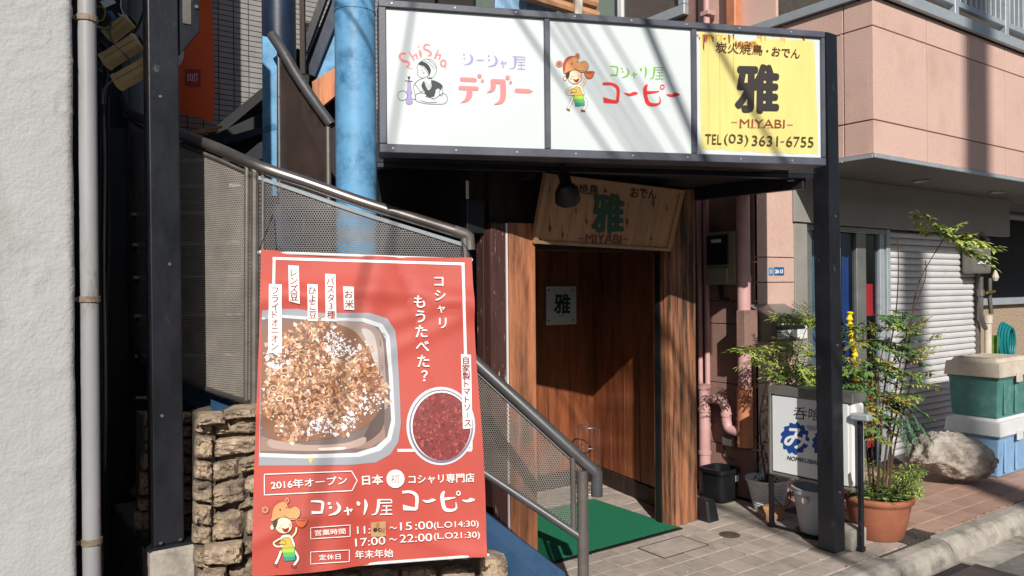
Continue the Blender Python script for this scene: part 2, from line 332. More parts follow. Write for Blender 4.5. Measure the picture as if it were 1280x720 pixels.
class Sheet:
    def __init__(s, F, tf=(0, 0, 1, 1), h0=.0006, surf=None, step=.00018):
        s.F = F; s.tf = tf; s.h = h0; s.mb = MB(); s.mats = []; s.surf = surf; s.step = step
    def px(s, x, y): a, b, c, d = s.tf; return a + x / c, b + y / d
    def pt(s, x, y):
        q = s.px(x, y); u, v = s.F.uv(*q); n = s.h + (s.surf(u, v) if s.surf else 0)
        u, v = s.F.uv(*q, n); return s.F.p(u, v, s.h + (s.surf(u, v) if s.surf else 0))
    def glyph(s, P2, fs, c, bw):
        "P2: outline points in drawing units; bw: boldening in drawing units, by shifted copies one above another"
        offs = [(0, 0)] if bw <= 0 else [(bw * math.cos(k * math.pi / 4), bw * math.sin(k * math.pi / 4)) for k in range(8)] + [(0, 0)]
        for ox, oy in offs:
            s.mb.add([s.pt(x + ox, y + oy) for x, y in P2], fs, s.mi(c)); s.h += s.step * .5
    def mi(s, c):
        m = c if isinstance(c, bpy.types.Material) else flat(c)
        if m not in s.mats: s.mats.append(m)
        return s.mats.index(m)
    def poly(s, pts, c, smooth=0):
        if smooth: pts = cmr(pts, smooth, True)
        tr = [tuple(t) for t in tessellate_polygon([[Vector((p[0], p[1], 0)) for p in pts]])]
        P2 = [tuple(p) for p in pts]
        if s.surf:
            ext = max(max(abs(a[0] - b[0]) / s.tf[2], abs(a[1] - b[1]) / s.tf[3]) for a in pts for b in pts[:6])
            lv = 0 if ext < 8 else 3 if ext < 36 else 4 if ext < 60 else 5
            for _ in range(lv):
                mid = {}; nt_ = []
                def M_(i, j):
                    k = (min(i, j), max(i, j))
                    if k not in mid: P2.append(((P2[i][0] + P2[j][0]) / 2, (P2[i][1] + P2[j][1]) / 2)); mid[k] = len(P2) - 1
                    return mid[k]
                for a, b, c3 in tr: x, y, z = M_(a, b), M_(b, c3), M_(c3, a); nt_ += [(a, x, z), (x, b, y), (z, y, c3), (x, y, z)]
                tr = nt_
        s.mb.add([s.pt(*p) for p in P2], tr, s.mi(c)); s.h += s.step; return s
    def disc(s, x, y, rx, ry, c, n=18): return s.poly([(x + rx * math.cos(2 * math.pi * k / n), y + ry * math.sin(2 * math.pi * k / n)) for k in range(n)], c)
    def ring(s, x, y, rx, ry, w, c, n=28): return s.stroke([(x + rx * math.cos(2 * math.pi * k / n), y + ry * math.sin(2 * math.pi * k / n)) for k in range(n)], w, c, closed=True, sm=0)
    def stroke(s, pts, w, c, closed=False, sm=5, rnd_=False):
        ws = w if isinstance(w, (list, tuple)) else None
        P = [tuple(p) + ((ws[min(int(i * len(ws) / len(pts)), len(ws) - 1)] if ws and len(ws) != len(pts) else (ws[i] if ws else w)),) for i, p in enumerate(pts)]
        if sm and len(P) > 2: P = cmr(P, sm, closed)
        elif s.surf:
            Q = []
            for i in range(len(P) if closed else len(P) - 1):
                a, b = P[i], P[(i + 1) % len(P)]; m_ = max(1, int(math.hypot(a[0] - b[0], a[1] - b[1]) / s.tf[2] / 5))
                Q += [tuple(a[j] + (b[j] - a[j]) * k / m_ for j in range(3)) for k in range(m_)]
            P = Q if closed else Q + [P[-1]]
        n = len(P); vs = []
        for i, (x, y, ww) in enumerate(P):
            a = P[i - 1] if (i or closed) else P[i]; b = P[(i + 1) % n] if (i < n - 1 or closed) else P[i]
            dx, dy = b[0] - a[0], b[1] - a[1]; l = math.hypot(dx, dy) or 1
            nx, ny = -dy / l * ww / 2, dx / l * ww / 2
            vs += [s.pt(x + nx, y + ny), s.pt(x - nx, y - ny)]
        m = n if closed else n - 1
        s.mb.add(vs, [(2 * i, 2 * ((i + 1) % n), 2 * ((i + 1) % n) + 1, 2 * i + 1) for i in range(m)], s.mi(c)); s.h += s.step
        if rnd_:
            for q in (P[0], P[-1]): s.disc(q[0], q[1], q[2] / 2, q[2] / 2, c, 12)
        return s
    def outline(s, pts, w, c, sm=6): return s.stroke(pts, w, c, closed=True, sm=sm)
    def text(s, t, p0, p1, h, c, bold=.0, wob=0):
        vs, fs, x0, x1, y0, y1 = glyphs(t, 0)
        dx, dy = p1[0] - p0[0], p1[1] - p0[1]; l = math.hypot(dx, dy); ex, ey = dx / l, dy / l
        P = []
        for (x, y) in vs:
            a = (x - x0) / (x1 - x0) * l; b = (y - y0) / (y1 - y0) * h
            P.append((p0[0] + ex * a + ey * b, p0[1] + ey * a - ex * b))
        s.glyph(P, fs, c, bold * h); s.h += s.step; return s
    def vtext(s, t, p0, p1, size, c, bold=.0):     # upright column of characters between two centre points
        n = len(t)
        for i, ch in enumerate(t):
            f = i / (n - 1) if n > 1 else 0
            cx, cy = p0[0] + (p1[0] - p0[0]) * f, p0[1] + (p1[1] - p0[1]) * f
            if ch == 'ー': s.stroke([(cx, cy - size * .36), (cx, cy + size * .36)], size * .1, c, sm=0); continue
            vs, fs, x0, x1, y0, y1 = glyphs(ch, 0)
            mx, my = (x0 + x1) / 2, (y0 + y1) / 2
            sm = size * (.78 if ch in 'ャょっ' else 1)
            h_ = s.h; s.glyph([(cx + (x - mx) * sm, cy - (y - my) * sm) for x, y in vs], fs, c, bold * size); s.h = h_ if ch is not t[-1] else s.h
        s.h += s.step; return s
    def build(s, name, parent, label=None): return build(name, s.mb, s.mats, parent, recalc=False, label=label)

def rotp(pts, c, a):
    ca, sa = math.cos(a), math.sin(a); return [(c[0] + (x - c[0]) * ca - (y - c[1]) * sa, c[1] + (x - c[0]) * sa + (y - c[1]) * ca) for x, y in pts]

# ============================================================ SETTING: road, kerb, pavement
FAC = 3.45
def sheetmesh(x0, x1, y0, y1, z): return MB().add([(x0, y0, z), (x1, y0, z), (x1, y1, z), (x0, y1, z)], [(0, 1, 2, 3)])
build("road", sheetmesh(-40, 60, -40, 2.30, -.12), mASPH, kind='structure', recalc=False)
build("ground", sheetmesh(-40, 60, -40, 60, -.16), mCONCD, kind='structure', recalc=False)
kerb = thing("kerb", None, None, (0, 2.3, -.12)); kerb['kind'] = 'structure'
def kerb_block(x0, x1, low=0, g=.004):
    prof = [(2.385, -.16), (2.385, .0 - low), (2.30, .004 - low), (2.262, -.012 - low), (2.238, -.05 - low), (2.222, -.16)]
    m = MB(); pts = [(x0 + g, y, z) for y, z in prof]; m.prism(pts, (x1 - x0 - 2 * g, 0, 0))
    return build("kerb_block", m, mCONC, kerb, bev=.006)
for x0, x1, low in ((-1.2, -.6, 0), (-.6, 0, 0), (0, .6, 0), (.6, 1.2, 0), (1.2, 1.8, 0), (1.8, 2.4, 0), (2.4, 3.0, 0), (3.0, 3.6, 0), (3.6, 4.22, .0), (4.22, 4.80, .012), (4.80, 5.34, -.004), (5.34, 5.94, 0), (5.94, 6.54, 0), (6.54, 7.14, 0), (7.14, 7.74, 0), (7.74, 8.34, 0), (8.34, 8.94, 0), (8.94, 9.54, 0)):
    kerb_block(x0, x1, low)
# gutter strip of pale concrete at the kerb's foot and the drain cover
build("gutter", sheetmesh(-2, 12, 2.06, 2.226, -.112), mCONC, kind='structure', recalc=False)
dc = thing("drain_cover", "dark steel plate over the street drain at the kerb", "drain cover", (4.35, 2.0, -.12))
build("rim", MB().box((4.02, 1.72, -.13), (4.86, 2.205, -.107)), mCONC, dc, bev=.004)
build("plate", MB().box((4.09, 1.76, -.106), (4.80, 2.12, -.088)), mat("rusty_plate", (92, 84, 82), rough=.6, metal=.3, stain=(110, 50, 40), st=(.62, .66), ssc=9, amt=.2), dc, bev=.003)
build("slot", MB().box((4.09, 2.13, -.107), (4.78, 2.19, -.1)), mRUBBER, dc)

pav = build("pavement", MB().box((-5, 2.386, -.14), (14, 7.5, -.010)), mJOINT, kind='structure')
P_ = .1475
tA = build("paving_tile", MB().box((-P_ / 2 + .002, -P_ / 2 + .002, -.02), (P_ / 2 - .002, P_ / 2 - .002, .0)), mTILEG, pav, bev=.0025, origin=(0, 0, 0))
tR = build("paving_brick", MB().box((-.1475 + .002, -P_ / 2 + .002, -.02), (.1475 - .002, P_ / 2 - .002, .0)), mTILER, pav, bev=.0025, origin=(0, 0, 0))
firstA, firstR = [True], [True]
def lay(src, x, y, first):
    z = rnd.uniform(-.0022, .0012); rot = (rnd.uniform(-.006, .006), rnd.uniform(-.006, .006), rnd.uniform(-.006, .006))
    if first[0]: src.location = (x, y, z); src.rotation_euler = rot; first[0] = False
    else: inst(src, (x, y, z), pav, rot)
far = MB(); y = 2.395 + P_ / 2; j = 0
while y < 5.4:
    x = 1.02 + P_ / 2
    while x < 4.62:
        show = (x > 2.35 and y < 4.75 and (y < 4.0 or x < 4.2)) and not (x > 4.56 and y > FAC)
        if show: lay(tA, x, y, firstA)
        else: far.box((x - P_ / 2 + .002, y - P_ / 2 + .002, -.018), (x + P_ / 2 - .002, y + P_ / 2 - .002, -.001))
        x += P_
    x = 4.6225 + .1475 + (.1 if j % 2 else 0)
    while x < 10.5 and y < 3.56:
        if x < 9.2: lay(tR, x, y, firstR)
        else: far.box((x - .1455, y - P_ / 2 + .002, -.018), (x + .1455, y + P_ / 2 - .002, -.001))
        x += .295
    y += P_; j += 1
build("distant_paving_tile", far, mTILEG, pav, kind='stuff')
mh = thing("manhole_cover", "small round iron access cover set in the grey paving tiles", "manhole cover", (3.75, 3.1, 0))
c = onz(912, 668.5)
build("lid", MB().lathe([(.001, .004), (.05, .005), (.053, .003), (.062, .003), (.066, .001)], c, 24), mat("worn_iron", (96, 84, 72), rough=.7, metal=.3, amt=.4, sc=40, bump=.8, bsc=120), mh, smooth=True)
rc = thing("access_cover", "rectangular paved access cover beside the corner of the green mat", "access cover", (3.5, 3.2, 0))
cx0, cx1, cy0, cy1 = 3.22, 3.60, 3.08, 3.30
fr = MB()
for a, b in (((cx0, cy0, 0), (cx1, cy0 + .005, .004)), ((cx0, cy1 - .005, 0), (cx1, cy1, .004)), ((cx0, cy0 + .005, 0), (cx0 + .005, cy1 - .005, .004)), ((cx1 - .005, cy0 + .005, 0), (cx1, cy1 - .005, .004))): fr.box(a, b)
build("frame", fr, mJOINT, rc)
build("cover_tile", MB().box((cx0 + .008, cy0 + .008, 0), (cx1 - .008, cy1 - .008, .003)), mTILEG, rc)

# ============================================================ left building with white stucco, its drainpipe and the cables
def stucco_wall():
    m = MB(); X1 = .337; Y0 = FAC; n = 300; k = 360
    def fn(a, b):
        L = a * 2.6; z = -.14 + b * 4.4
        if L < 1.9: p = Vector((X1 - .03 - (1.9 - L), Y0, z)); nn = Vector((0, -1, 0))
        elif L < 1.947: t = (L - 1.9) / .03; p = Vector((X1 - .03 + .03 * math.sin(t), Y0 + .03 - .03 * math.cos(t), z)); nn = Vector((math.sin(t), -math.cos(t), 0))
        else: p = Vector((X1, Y0 + .03 + (L - 1.947) * 4, z)); nn = Vector((1, 0, 0))
        q = Vector((L * 5, z * 5, 0)); d = noise.noise(q * .7) * .004 + abs(noise.noise(q * 1.6 + Vector((3, 0, 0)))) * -.004 + noise.noise(q * 6) * .0009
        rr = noise.noise(Vector((L * 1.6 + noise.noise(q) * .8, z * 3.6 + L * 1.5 + noise.noise(q * 1.7) * .35, 5))); d += .0055 * max(0, 1 - abs(rr) * 16) * max(0, min(1, .5 + 2.2 * noise.noise(q * .35 + Vector((0, 7, 0))))); d *= .8
        r2_ = noise.noise(Vector((L * 3.3 + noise.noise(q * 2) * .5, z * 7 - L * 2, 15))); d += .0032 * max(0, 1 - abs(r2_) * 10) * max(0, min(1, 1.6 * noise.noise(q * .5 + Vector((4, 1, 0)))))
        return p + nn * d
    m.grid(fn, n, k); return m
build("white_building", stucco_wall(), mSTUCCO, smooth=True, ang=80, recalc=False,
      label="white building wall with rough trowelled stucco at the edge of the alley")
tag(bpy.data.objects["white_building"], cat="building")
wb = bpy.data.objects["white_building"]
build("wall_core", MB().box((-5, FAC + .04, -.14), (-1.55, 8, 7)), mSTUCCO, wb)
build("wall_front", MB().box((-5, FAC - .0, -.14), (-1.555, FAC + .03, 7)), mSTUCCO, wb)

dp = thing("drainpipe", "tall light grey drainpipe running down the edge of the white wall", "drainpipe", (.41, 3.5, -.1))
a, b = at(109, 0, 3.10), at(111, 372, 3.10)
px_ = (a.x + b.x) / 2; py_ = (a.y + b.y) / 2
build("pipe", MB().tube([(px_, py_, -.12), (px_, py_, 4.2)], .0345, 16), mPIPEG, dp, smooth=True)
for yy in (24, 374, 676):
    z = at(109, yy, 3.10).z
    m = MB().tube([(px_, py_, z - .012), (px_, py_, z + .012)], .0405, 16)
    m.box((px_ - .075, py_ - .006, z - .008), (px_ - .036, py_ + .006, z + .008))
    build("pipe_clip", m, mat("rusty_clip", (136, 122, 106), rough=.7, amt=.3, stain=(96, 60, 40), st=(.5, .7), ssc=30), dp, bev=.001)

# dark alley behind: back boarding, beam post, plinth
al = build("alley_wall", MB().box((.42, 5.62, -.1), (1.16, 5.7, 6)), mDARK, label="dark wall closing the narrow alley between the two buildings"); tag(al, cat="wall")
p0, p1 = at(147, 615, 4.75), at(147, 40, 4.75)
post = thing("steel_column", "slim dark steel column standing at the back of the concrete plinth", "column", (p0.x, p0.y, .27))
build("shaft", MB().box((p0.x - .06, p0.y - .06, .272), (p0.x + .06, p0.y + .06, 2.55)), mBLACK, post, bev=.004)
build("base_plate", MB().box((p0.x - .09, p0.y - .09, .262), (p0.x + .09, p0.y + .09, .272)), mBLACK, post)
pl = build("plinth", MB().box((.70, 3.84, -.1), (1.72, 5.6, .26)), mCONCD, bev=.012, label="dirty concrete plinth under the stone wall and the black posts"); tag(pl, cat="plinth")

# big grey round duct behind boxes
gd = thing("vertical_duct", "grey vertical service duct behind the cream terminal boxes", "duct", (.9, 4.9, 2.4))
a = at(176, 60, 4.9)
build("duct_tube", MB().tube([(a.x, a.y, 2.55), (a.x, a.y, 4.6)], .075, 18), mat("duct_grey", (120, 122, 124), rough=.5, amt=.12), gd, smooth=True)
b = at(158, 40, 5.1)
build("duct_tube", MB().tube([(b.x, b.y, 2.7), (b.x, b.y, 4.6)], .035, 12), mat("duct_grey", (120, 122, 124)), gd, smooth=True)

def cable(name, pts, r, m, label, cat="cable", seg=8, sm=6, group=None):
    P = cmr([tuple(p) for p in pts], sm); o = build(name, MB().tube(P, r, seg), m, smooth=True, label=label, ang=80); tag(o, cat=cat, group=group); return o
D = 3.9
cable("cable_bundle", [at(133, 88, D), at(127, 160, D), at(124, 300, D), at(127, 450, D), at(130, 600, D), at(134, 735, D)], .011, mCABLE, "thick black cable dropping down the dark gap beside the drainpipe")
cable("cable_bundle", [at(128, 110, D), at(131, 200, D), at(130, 330, D), at(132, 520, D), at(128, 735, D)], .006, mCABLEG, "thin grey cable hanging beside the thick black one")
cable("cable_bundle", [at(135, 120, D + .06), at(136, 300, D + .06), at(133, 420, D + .06), at(137, 735, D + .06)], .007, mCABLE, "black cable nearest the dark column in the gap")
cable("looping_cable", [at(128, 130, 3.75), at(131, 110, 3.75), at(148, 96, 3.75), at(165, 83, 3.75), at(158, 70, 3.75), at(143, 55, 3.75), at(137, 40, 3.75), at(140, 25, 3.75)], .006, mCABLEG, "grey looping cable across the cream terminal boxes")
cable("feed_cable", [at(184, -10, 3.8), at(180, 12, 3.8), at(171, 36, 3.8), at(155, 52, 3.8), at(141, 60, 3.8), at(136, 80, 3.8), at(129, 82, 3.8)], .006, mCABLE, "black curved cable dropping from above the frame to the cream boxes")
cable("brass_hook_wire", [at(121, 28, 3.7), at(117, 16, 3.7), at(122, 8, 3.7), at(131, 12, 3.7), at(129, 24, 3.7), at(121, 27, 3.7)], .004, mGOLD, "thin brassy wire loop above the cream terminal boxes")
cable("tangled_wire", [at(118, 60, 3.8), at(126, 45, 3.8), at(122, 34, 3.8), at(133, 20, 3.8), at(128, 2, 3.8), at(134, -10, 3.8)], .008, mCABLE, "thick tangled black wire close to the drainpipe top")
cable("white_hanging_wire", [at(152, -8, 3.7), at(151, 8, 3.7), at(154, 16, 3.7), at(152, 20, 3.7), at(148, 17, 3.7)], .003, mWHITEP, "thin white wire with a hooked end hanging above the boxes")
cn = thing("cable_clamp", "grey metal cable clamp with black joints left of the cream boxes", "clamp", at(128, 75, 3.85))
build("bracket", MB().tube([at(108, 32, 3.6), at(124, 34, 3.7), at(136, 37, 3.8)], .006, 8), mALU, cn)
for (x, y, r) in ((126, 70, .022), (129, 58, .015), (120, 78, .018), (133, 44, .012), (124, 92, .02)):
    q = at(x, y, 3.88); build("joint", MB().tube([q + Vector((-.02, 0, .02)), q + Vector((.02, 0, -.02))], r, 8), mRUBBER, cn, smooth=True)
build("blue_connector", MB().tube([at(137, 15, 3.7), at(143, 24, 3.7)], .012, 8), flat((70, 120, 170)), cn)
build("tag_plate", MB().fbox(Frame(at(135, 3, 3.66), (1, 0, .7)), -.03, .03, -.016, .016, 0, .004), mWHITEP, cn)
def term_box(p0, p1, d, width, label):
    A, B = at(*p0, d), at(*p1, d); u = (B - A); L = u.length; U = u.normalized()
    F = Frame(A, U, Vector((0, 0, 1))); t = thing("terminal_box", label, "terminal box", A, "cream terminal boxes in the alley")
    wv = width; prof = [(-wv / 2, 0), (-wv / 2, .03), (-wv / 2 + .012, .055), (wv / 2 - .012, .055), (wv / 2, .03), (wv / 2, 0)]
    m = MB(); m.prism([F.p(0.0, v, n) for v, n in prof], F.U * L); CS = build("casing", m, mCREAM, t, bev=.004)
    for e in (0, L):
        m = MB(); m.prism([F.p(e - .008, v * 1.06, n * 1.05) for v, n in prof], F.U * .016); build("end_cap", m, mCREAM, CS, bev=.002)
    build("seam", MB().fbox(F, .0, L, -.003, .003, .054, .0565), mat("cream_dark", (180, 148, 98)), CS)
    build("back_plate", MB().fbox(F, -.02, L + .02, -.03, .03, -.02, -.002), mRUBBER, t)
term_box((139, 47), (163, 28), 3.85, .072, "cream terminal box at the top of the tilted three, beside the hanging wires")
term_box((135, 78), (174, 54), 3.80, .082, "cream terminal box in the middle of the tilted three, crossed by a looping cable")
term_box((150, 104), (186, 84), 3.76, .082, "cream terminal box at the bottom of the tilted three, touching the black post")

# front black post with bracket on its concrete foot
pb = at(208, 675, 3.66); lp = thing("steel_post", "tall black steel post standing in front of the stone wall", "post", (pb.x, pb.y, pb.z))
h = .0665
build("shaft", MB().hexa([(pb.x + sx * h, pb.y + sy * h, pb.z) for sx, sy in ((-1, -1), (1, -1), (1, 1), (-1, 1))] + [(pb.x - .01 + sx * h, pb.y + sy * h, 4.3) for sx, sy in ((-1, -1), (1, -1), (1, 1), (-1, 1))]), mBLACK, lp, bev=.006, bseg=2)
for dx, dy in ((-.04, -.085), (.045, -.085)):
    build("bolt", MB().lathe([(.009, 0), (.009, .008), (.001, .009)], (pb.x + dx, pb.y + dy, pb.z + .012), 6), mSTEELD, lp)
build("base_plate", MB().box((pb.x - .1, pb.y - .1, pb.z - .012), (pb.x + .115, pb.y + .1, pb.z)), mBLACK, lp, bev=.002)
build("foot_block", MB().box((pb.x - .09, pb.y - .11, -.008), (pb.x + .11, pb.y + .1, pb.z - .013)), mCONC, lp, bev=.012)
q = at(236, 27, 3.72)
fb = Frame((pb.x + .068, pb.y - .03, q.z - .1), (1, 0, 0))
m = MB(); m.prism([fb.p(0, -.08, .03), fb.p(.09, .045, .03), fb.p(.09, .26, .03), fb.p(0, .26, .03)], fb.N * -.1)
build("arm_bracket", m, mBLACK, lp, bev=.003)
build("bracket_face", MB().fbox(fb, .012, .05, .07, .27, .031, .036), mSTEELD, lp)
build("bracket_bolt", MB().tube([fb.p(.074, .16, .03), fb.p(.074, .16, .04)], .009, 8), mSTEELD, lp)

# ============================================================ grey tiled building behind
gb = build("tiled_building", MB().box((.5, 7.03, -.1), (4.0, 9, 8)), mat("tile_joint", (52, 50, 50), rough=.9), label="building clad in small grey glazed tiles behind the steel stair"); tag(gb, cat="building")
tl = MB(); tw, th = .132, .047
z = 2.3; row = 0
while z < 5.4:
    x = .75
    while x < 3.4:
        tl.box((x + .004, 7.022 + rnd.uniform(-.001, .001), z + .0035), (x + tw - .004, 7.034, z + th - .0035)); x += tw
    z += th; row += 1
build("wall_tile", tl, mWTILE, gb, kind='stuff')
bnF = Frame(ony(222, 130, 6.7), (1, 0, 0))
u1, v1 = bnF.uv(266, 125); u0, v0 = bnF.uv(186, 110)
ob = thing("orange_banner", "long orange cloth banner hanging against the grey tiled wall", "banner", bnF.p((u0 + u1) / 2, 0, 0))
rip = lambda u, v: .02 * math.sin(u * 9 + v * 2) + .008 * math.sin(v * 7)
def obn(a, b):
    u = u0 + (u1 - u0) * a + .02 * (1 - b) * math.sin(b * 5); v = -.02 - .1 * a + b * 1.9
    return bnF.p(u, v, rip(u, v))
build("cloth", MB().grid(obn, 14, 30), mORNG, ob, smooth=True, ang=80)
S = Sheet(bnF, h0=.006, surf=rip)
S.poly([(231.5, 86), (251, 87), (250.5, 108), (231.5, 107)], (170, 34, 34))
vs, fs, x0, x1, y0, y1 = glyphs('旨', 0)
S.mb.add([S.pt(241 + (y - (y0 + y1) / 2) * 15, 97 + (x - (x0 + x1) / 2) * 13) for x, y in vs], fs, S.mi((226, 190, 190)))
S.disc(219, 66, 11, 18, (214, 214, 212)); S.build("lettering", ob)

# ============================================================ upper stair, blue columns
NV = mNAVY
def column(name, px, y0, d, rad, m, label, z0=-.01, z1=5.0, cat="column"):
    a = at(px, 120, d); t = thing(name, label, cat, (a.x, a.y, z0))
    build("shaft", MB().tube([(a.x, a.y, z0), (a.x, a.y, z1)], rad, 32, cap=True), m, t, smooth=True); return t, a
t, a = column("round_column", 444.5, 0, 5.0, .131, mBLUE, "thick round column painted sky blue beside the white sign")
z = at(444, 16, 5.0).z
build("weld_ring", MB().tube([(a.x, a.y, z - .006), (a.x, a.y, z + .006)], .1345, 32), mBLUE, t, smooth=True)
build("junction_box", MB().box((a.x + .09, a.y - .17, at(469, 200, 4.9).z), (a.x + .14, a.y - .12, at(469, 188, 4.9).z)), mTRIM, t)
t, a = column("round_column", 349.5, 0, 5.7, .122, NV, "thick dark navy round column rising behind the upper stair", z0=.0)
# upper flight with maroon panels
us = thing("upper_stair", "upper flight of the outdoor steel stair with a dark handrail and maroon panels", "staircase", at(380, 260, 5.2) * 1.0)
Pp = [at(340, 44, 5.35), at(352, 62, 5.3), at(372, 96, 5.25), at(395, 130, 5.2), at(414, 156, 5.15)]
build("handrail", MB().tube(cmr([tuple(p) for p in Pp], 4), .036, 14), mRAIL, us, smooth=True)
build("rail_end_cap", MB().tube([Pp[-1], Pp[-1] + (Pp[-1] - Pp[-2]).normalized() * .006], .032, 14), mSTEELD, us)
build("blue_stringer", MB().prism([at(328, 45, 5.5), at(344, 48, 5.5), at(346, 60, 5.5), at(346, 245, 5.5), at(328, 245, 5.5)], CD * .03), mBLUE, us)
for (x, ya, yb, d) in ((348.5, 58, 240, 5.33), (410, 158, 260, 5.15)):
    build("baluster_post", MB().tube([at(x, ya, d), at(x + 1, yb, d)], .018 if x > 400 else .011, 10), mSTEELD, us, smooth=True)
A_, B_, C_, E_ = at(351, 64, 5.32), at(409, 160, 5.17), at(409, 262, 5.17), at(351, 262, 5.32)
def bil(P00, P10, P11, P01): return lambda u, v: (P00 * (1 - u) + P10 * u) * (1 - v) + (P01 * (1 - u) + P11 * u) * v
m = MB(); f_ = bil(E_, C_, B_, A_); m.grid(f_, 4, 4, uvf=lambda a, b: (.01 + a * .35, .01 + f_(a, b).z))
build("infill_panel", m, mPERFM, us, recalc=False)
def beam(p, q, wd, tk, m, name, par): # flat bar between two points, facing the camera side
    p, q = Vector(p), Vector(q); d = (q - p).normalized(); n = CD.copy(); s_ = d.cross(n).normalized() * wd / 2; n = n * tk
    mb = MB().hexa([p - s_, p + s_, p + s_ + n, p - s_ + n, q - s_, q + s_, q + s_ + n, q - s_ + n]); return build(name, mb, m, par)
beam(at(408, -15, 5.6), at(379, 64, 5.6), .05, .05, mBLACK, "diagonal_brace", us)
beam(at(430, -20, 5.7), at(385, 92, 5.7), .1, .06, mNAVY, "diagonal_brace", us)
beam(at(377, -10, 5.55), at(378, 92, 5.55), .035, .03, mWOODD, "rail_upright", us)
build("blue_plate", MB().prism([at(394, 74, 5.75), at(422, 28, 5.75), at(422, 80, 5.75), at(408, 96, 5.75), at(394, 100, 5.75)], CD * .02), mBLUE, us)
build("landing_board", MB().prism([at(390, 102, 5.72), at(420, 84, 5.72), at(421, 118, 5.72), at(404, 132, 5.72), at(392, 134, 5.72)], CD * .04), mWOODP, us)
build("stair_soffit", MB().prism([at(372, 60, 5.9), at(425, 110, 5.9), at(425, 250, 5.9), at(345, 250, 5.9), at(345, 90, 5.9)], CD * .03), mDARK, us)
# underside beams of the stair to the left
beam(at(262, 172, 5.9), at(336, 110, 5.9), .07, .2, mDARK, "landing_beam", us)
beam(at(255, 182, 5.7), at(335, 146, 5.7), .09, .2, mDARK, "landing_beam", us)
beam(at(280, 176, 5.5), at(345, 158, 5.5), .05, .2, mNAVY, "landing_beam", us)
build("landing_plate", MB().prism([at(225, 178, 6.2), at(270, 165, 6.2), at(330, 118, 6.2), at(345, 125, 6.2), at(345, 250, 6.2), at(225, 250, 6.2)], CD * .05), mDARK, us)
ww = thing("wood_offcuts", "two pale wooden slats lying on the stair landing below the orange banner", "slats", at(255, 165, 5.3))
beam(at(239, 164.5, 5.3), at(277, 158, 5.3), .016, .02, mWOODF, "slat", ww)
beam(at(236, 167.5, 5.2), at(272, 162.5, 5.2), .014, .02, mWOODF, "slat", ww)

# ============================================================ curved steel stair with perforated guard (one thing)
st = thing("spiral_stair", "curving outdoor steel stair with satin handrail and perforated metal guard", "staircase", (1.0, 4.4, 0))
Atop = [at(152, 118, 5.2), at(160, 137, 4.9), at(185, 152, 4.5), at(225, 168, 4.15), at(270, 185, 3.95), at(320, 207, 3.82), at(385, 229, 3.82), at(450, 252, 3.85), at(520, 274, 3.90), at(581, 293, 3.95)]
rl = cmr([tuple(p) for p in Atop], 6)
build("handrail", MB().tube(rl, .030, 16), mSTEEL, st, smooth=True)
e = Vector(Atop[-1])
build("end_post", MB().tube([e, at(582, 420, 3.95)], .024, 12), mSTEELD, st, smooth=True)
build("rail_elbow", MB().tube([e + (Atop[-2] - e).normalized() * .06, e, e + Vector((.02, -.008, -.015)), e + Vector((.022, -.01, -.08))], .031, 14), mSTEELD, st, smooth=True)
Abot = [at(163, 425, 4.9), at(185, 455, 4.5), at(225, 473, 4.15), at(270, 490, 3.95), at(312, 503, 3.82)]
build("lower_rail", MB().tube(cmr([tuple(p) for p in Abot], 6), .016, 12), mSTEEL, st, smooth=True)
topA = cmr([tuple(p) for p in Atop[1:6]], 8); botA = cmr([tuple(p) for p in Abot], 8)
def panel(top, bot, dz, name, mt):
    m = MB(); n = len(top); u = 0; vs = []; uv = []
    for i in range(n):
        if i: u += (Vector(top[i]) - Vector(top[i - 1])).to_2d().length
        a, b = Vector(bot[i]), Vector(top[i]) - Vector((0, 0, dz))
        for k in range(5): q = a.lerp(b, k / 4); vs.append(q); uv.append((u + 1, q.z + 1))
    fs = [(i * 5 + k, (i + 1) * 5 + k, (i + 1) * 5 + k + 1, i * 5 + k + 1) for i in range(n - 1) for k in range(4)]
    m.add(vs, fs, 0, uv); return build(name, m, mt, st, recalc=False)
panel(topA, botA, .05, "perforated_panel", mPERFA)
up = lambda P, dz: [tuple(Vector(p) + Vector((0, 0, dz))) for p in P]
build("panel_edge_strip", MB().tube(up(topA, -.055), .012, 6), mSTEELD, st)
topB = cmr([tuple(p) for p in Atop[5:]], 8); botB = [tuple(Vector((p[0], p[1], p[2] - 1.18))) for p in topB]
panel(topB, botB, .05, "perforated_panel", mPERF)
build("panel_edge_strip", MB().tube(up(topB, -.058), .012, 6), mTRIM, st)
for (x, ya, yb, d, r) in ((309, 202, 503, 3.83, .014), (319, 207, 507, 3.82, .022), (329, 212, 520, 3.82, .012), (190, 152, 452, 4.48, .014)):
    build("guard_post", MB().tube([at(x, ya, d), at(x - (1 if x > 200 else 0), yb, d)], r, 10), mSTEELD, st, smooth=True)
# treads seen through the guard
for i, yy in enumerate((495, 443, 393, 345, 304, 266, 232, 200)):
    d = 4.30 + .02 * i; xl = 172 - i * 1 if i < 6 else 182
    L0, R0_ = at(xl, yy + 2, d + .35), at(301, yy, d)
    bk = CD * .26; th_ = Vector((0, 0, -.035))
    build("tread", MB().hexa([L0 + th_, R0_ + th_, R0_ + bk + th_, L0 + bk + th_, L0, R0_, R0_ + bk, L0 + bk]), mDARK, st)
    build("nosing", MB().tube([L0 - CD * .01, R0_ - CD * .01], .010, 6), mWHITEP, st)
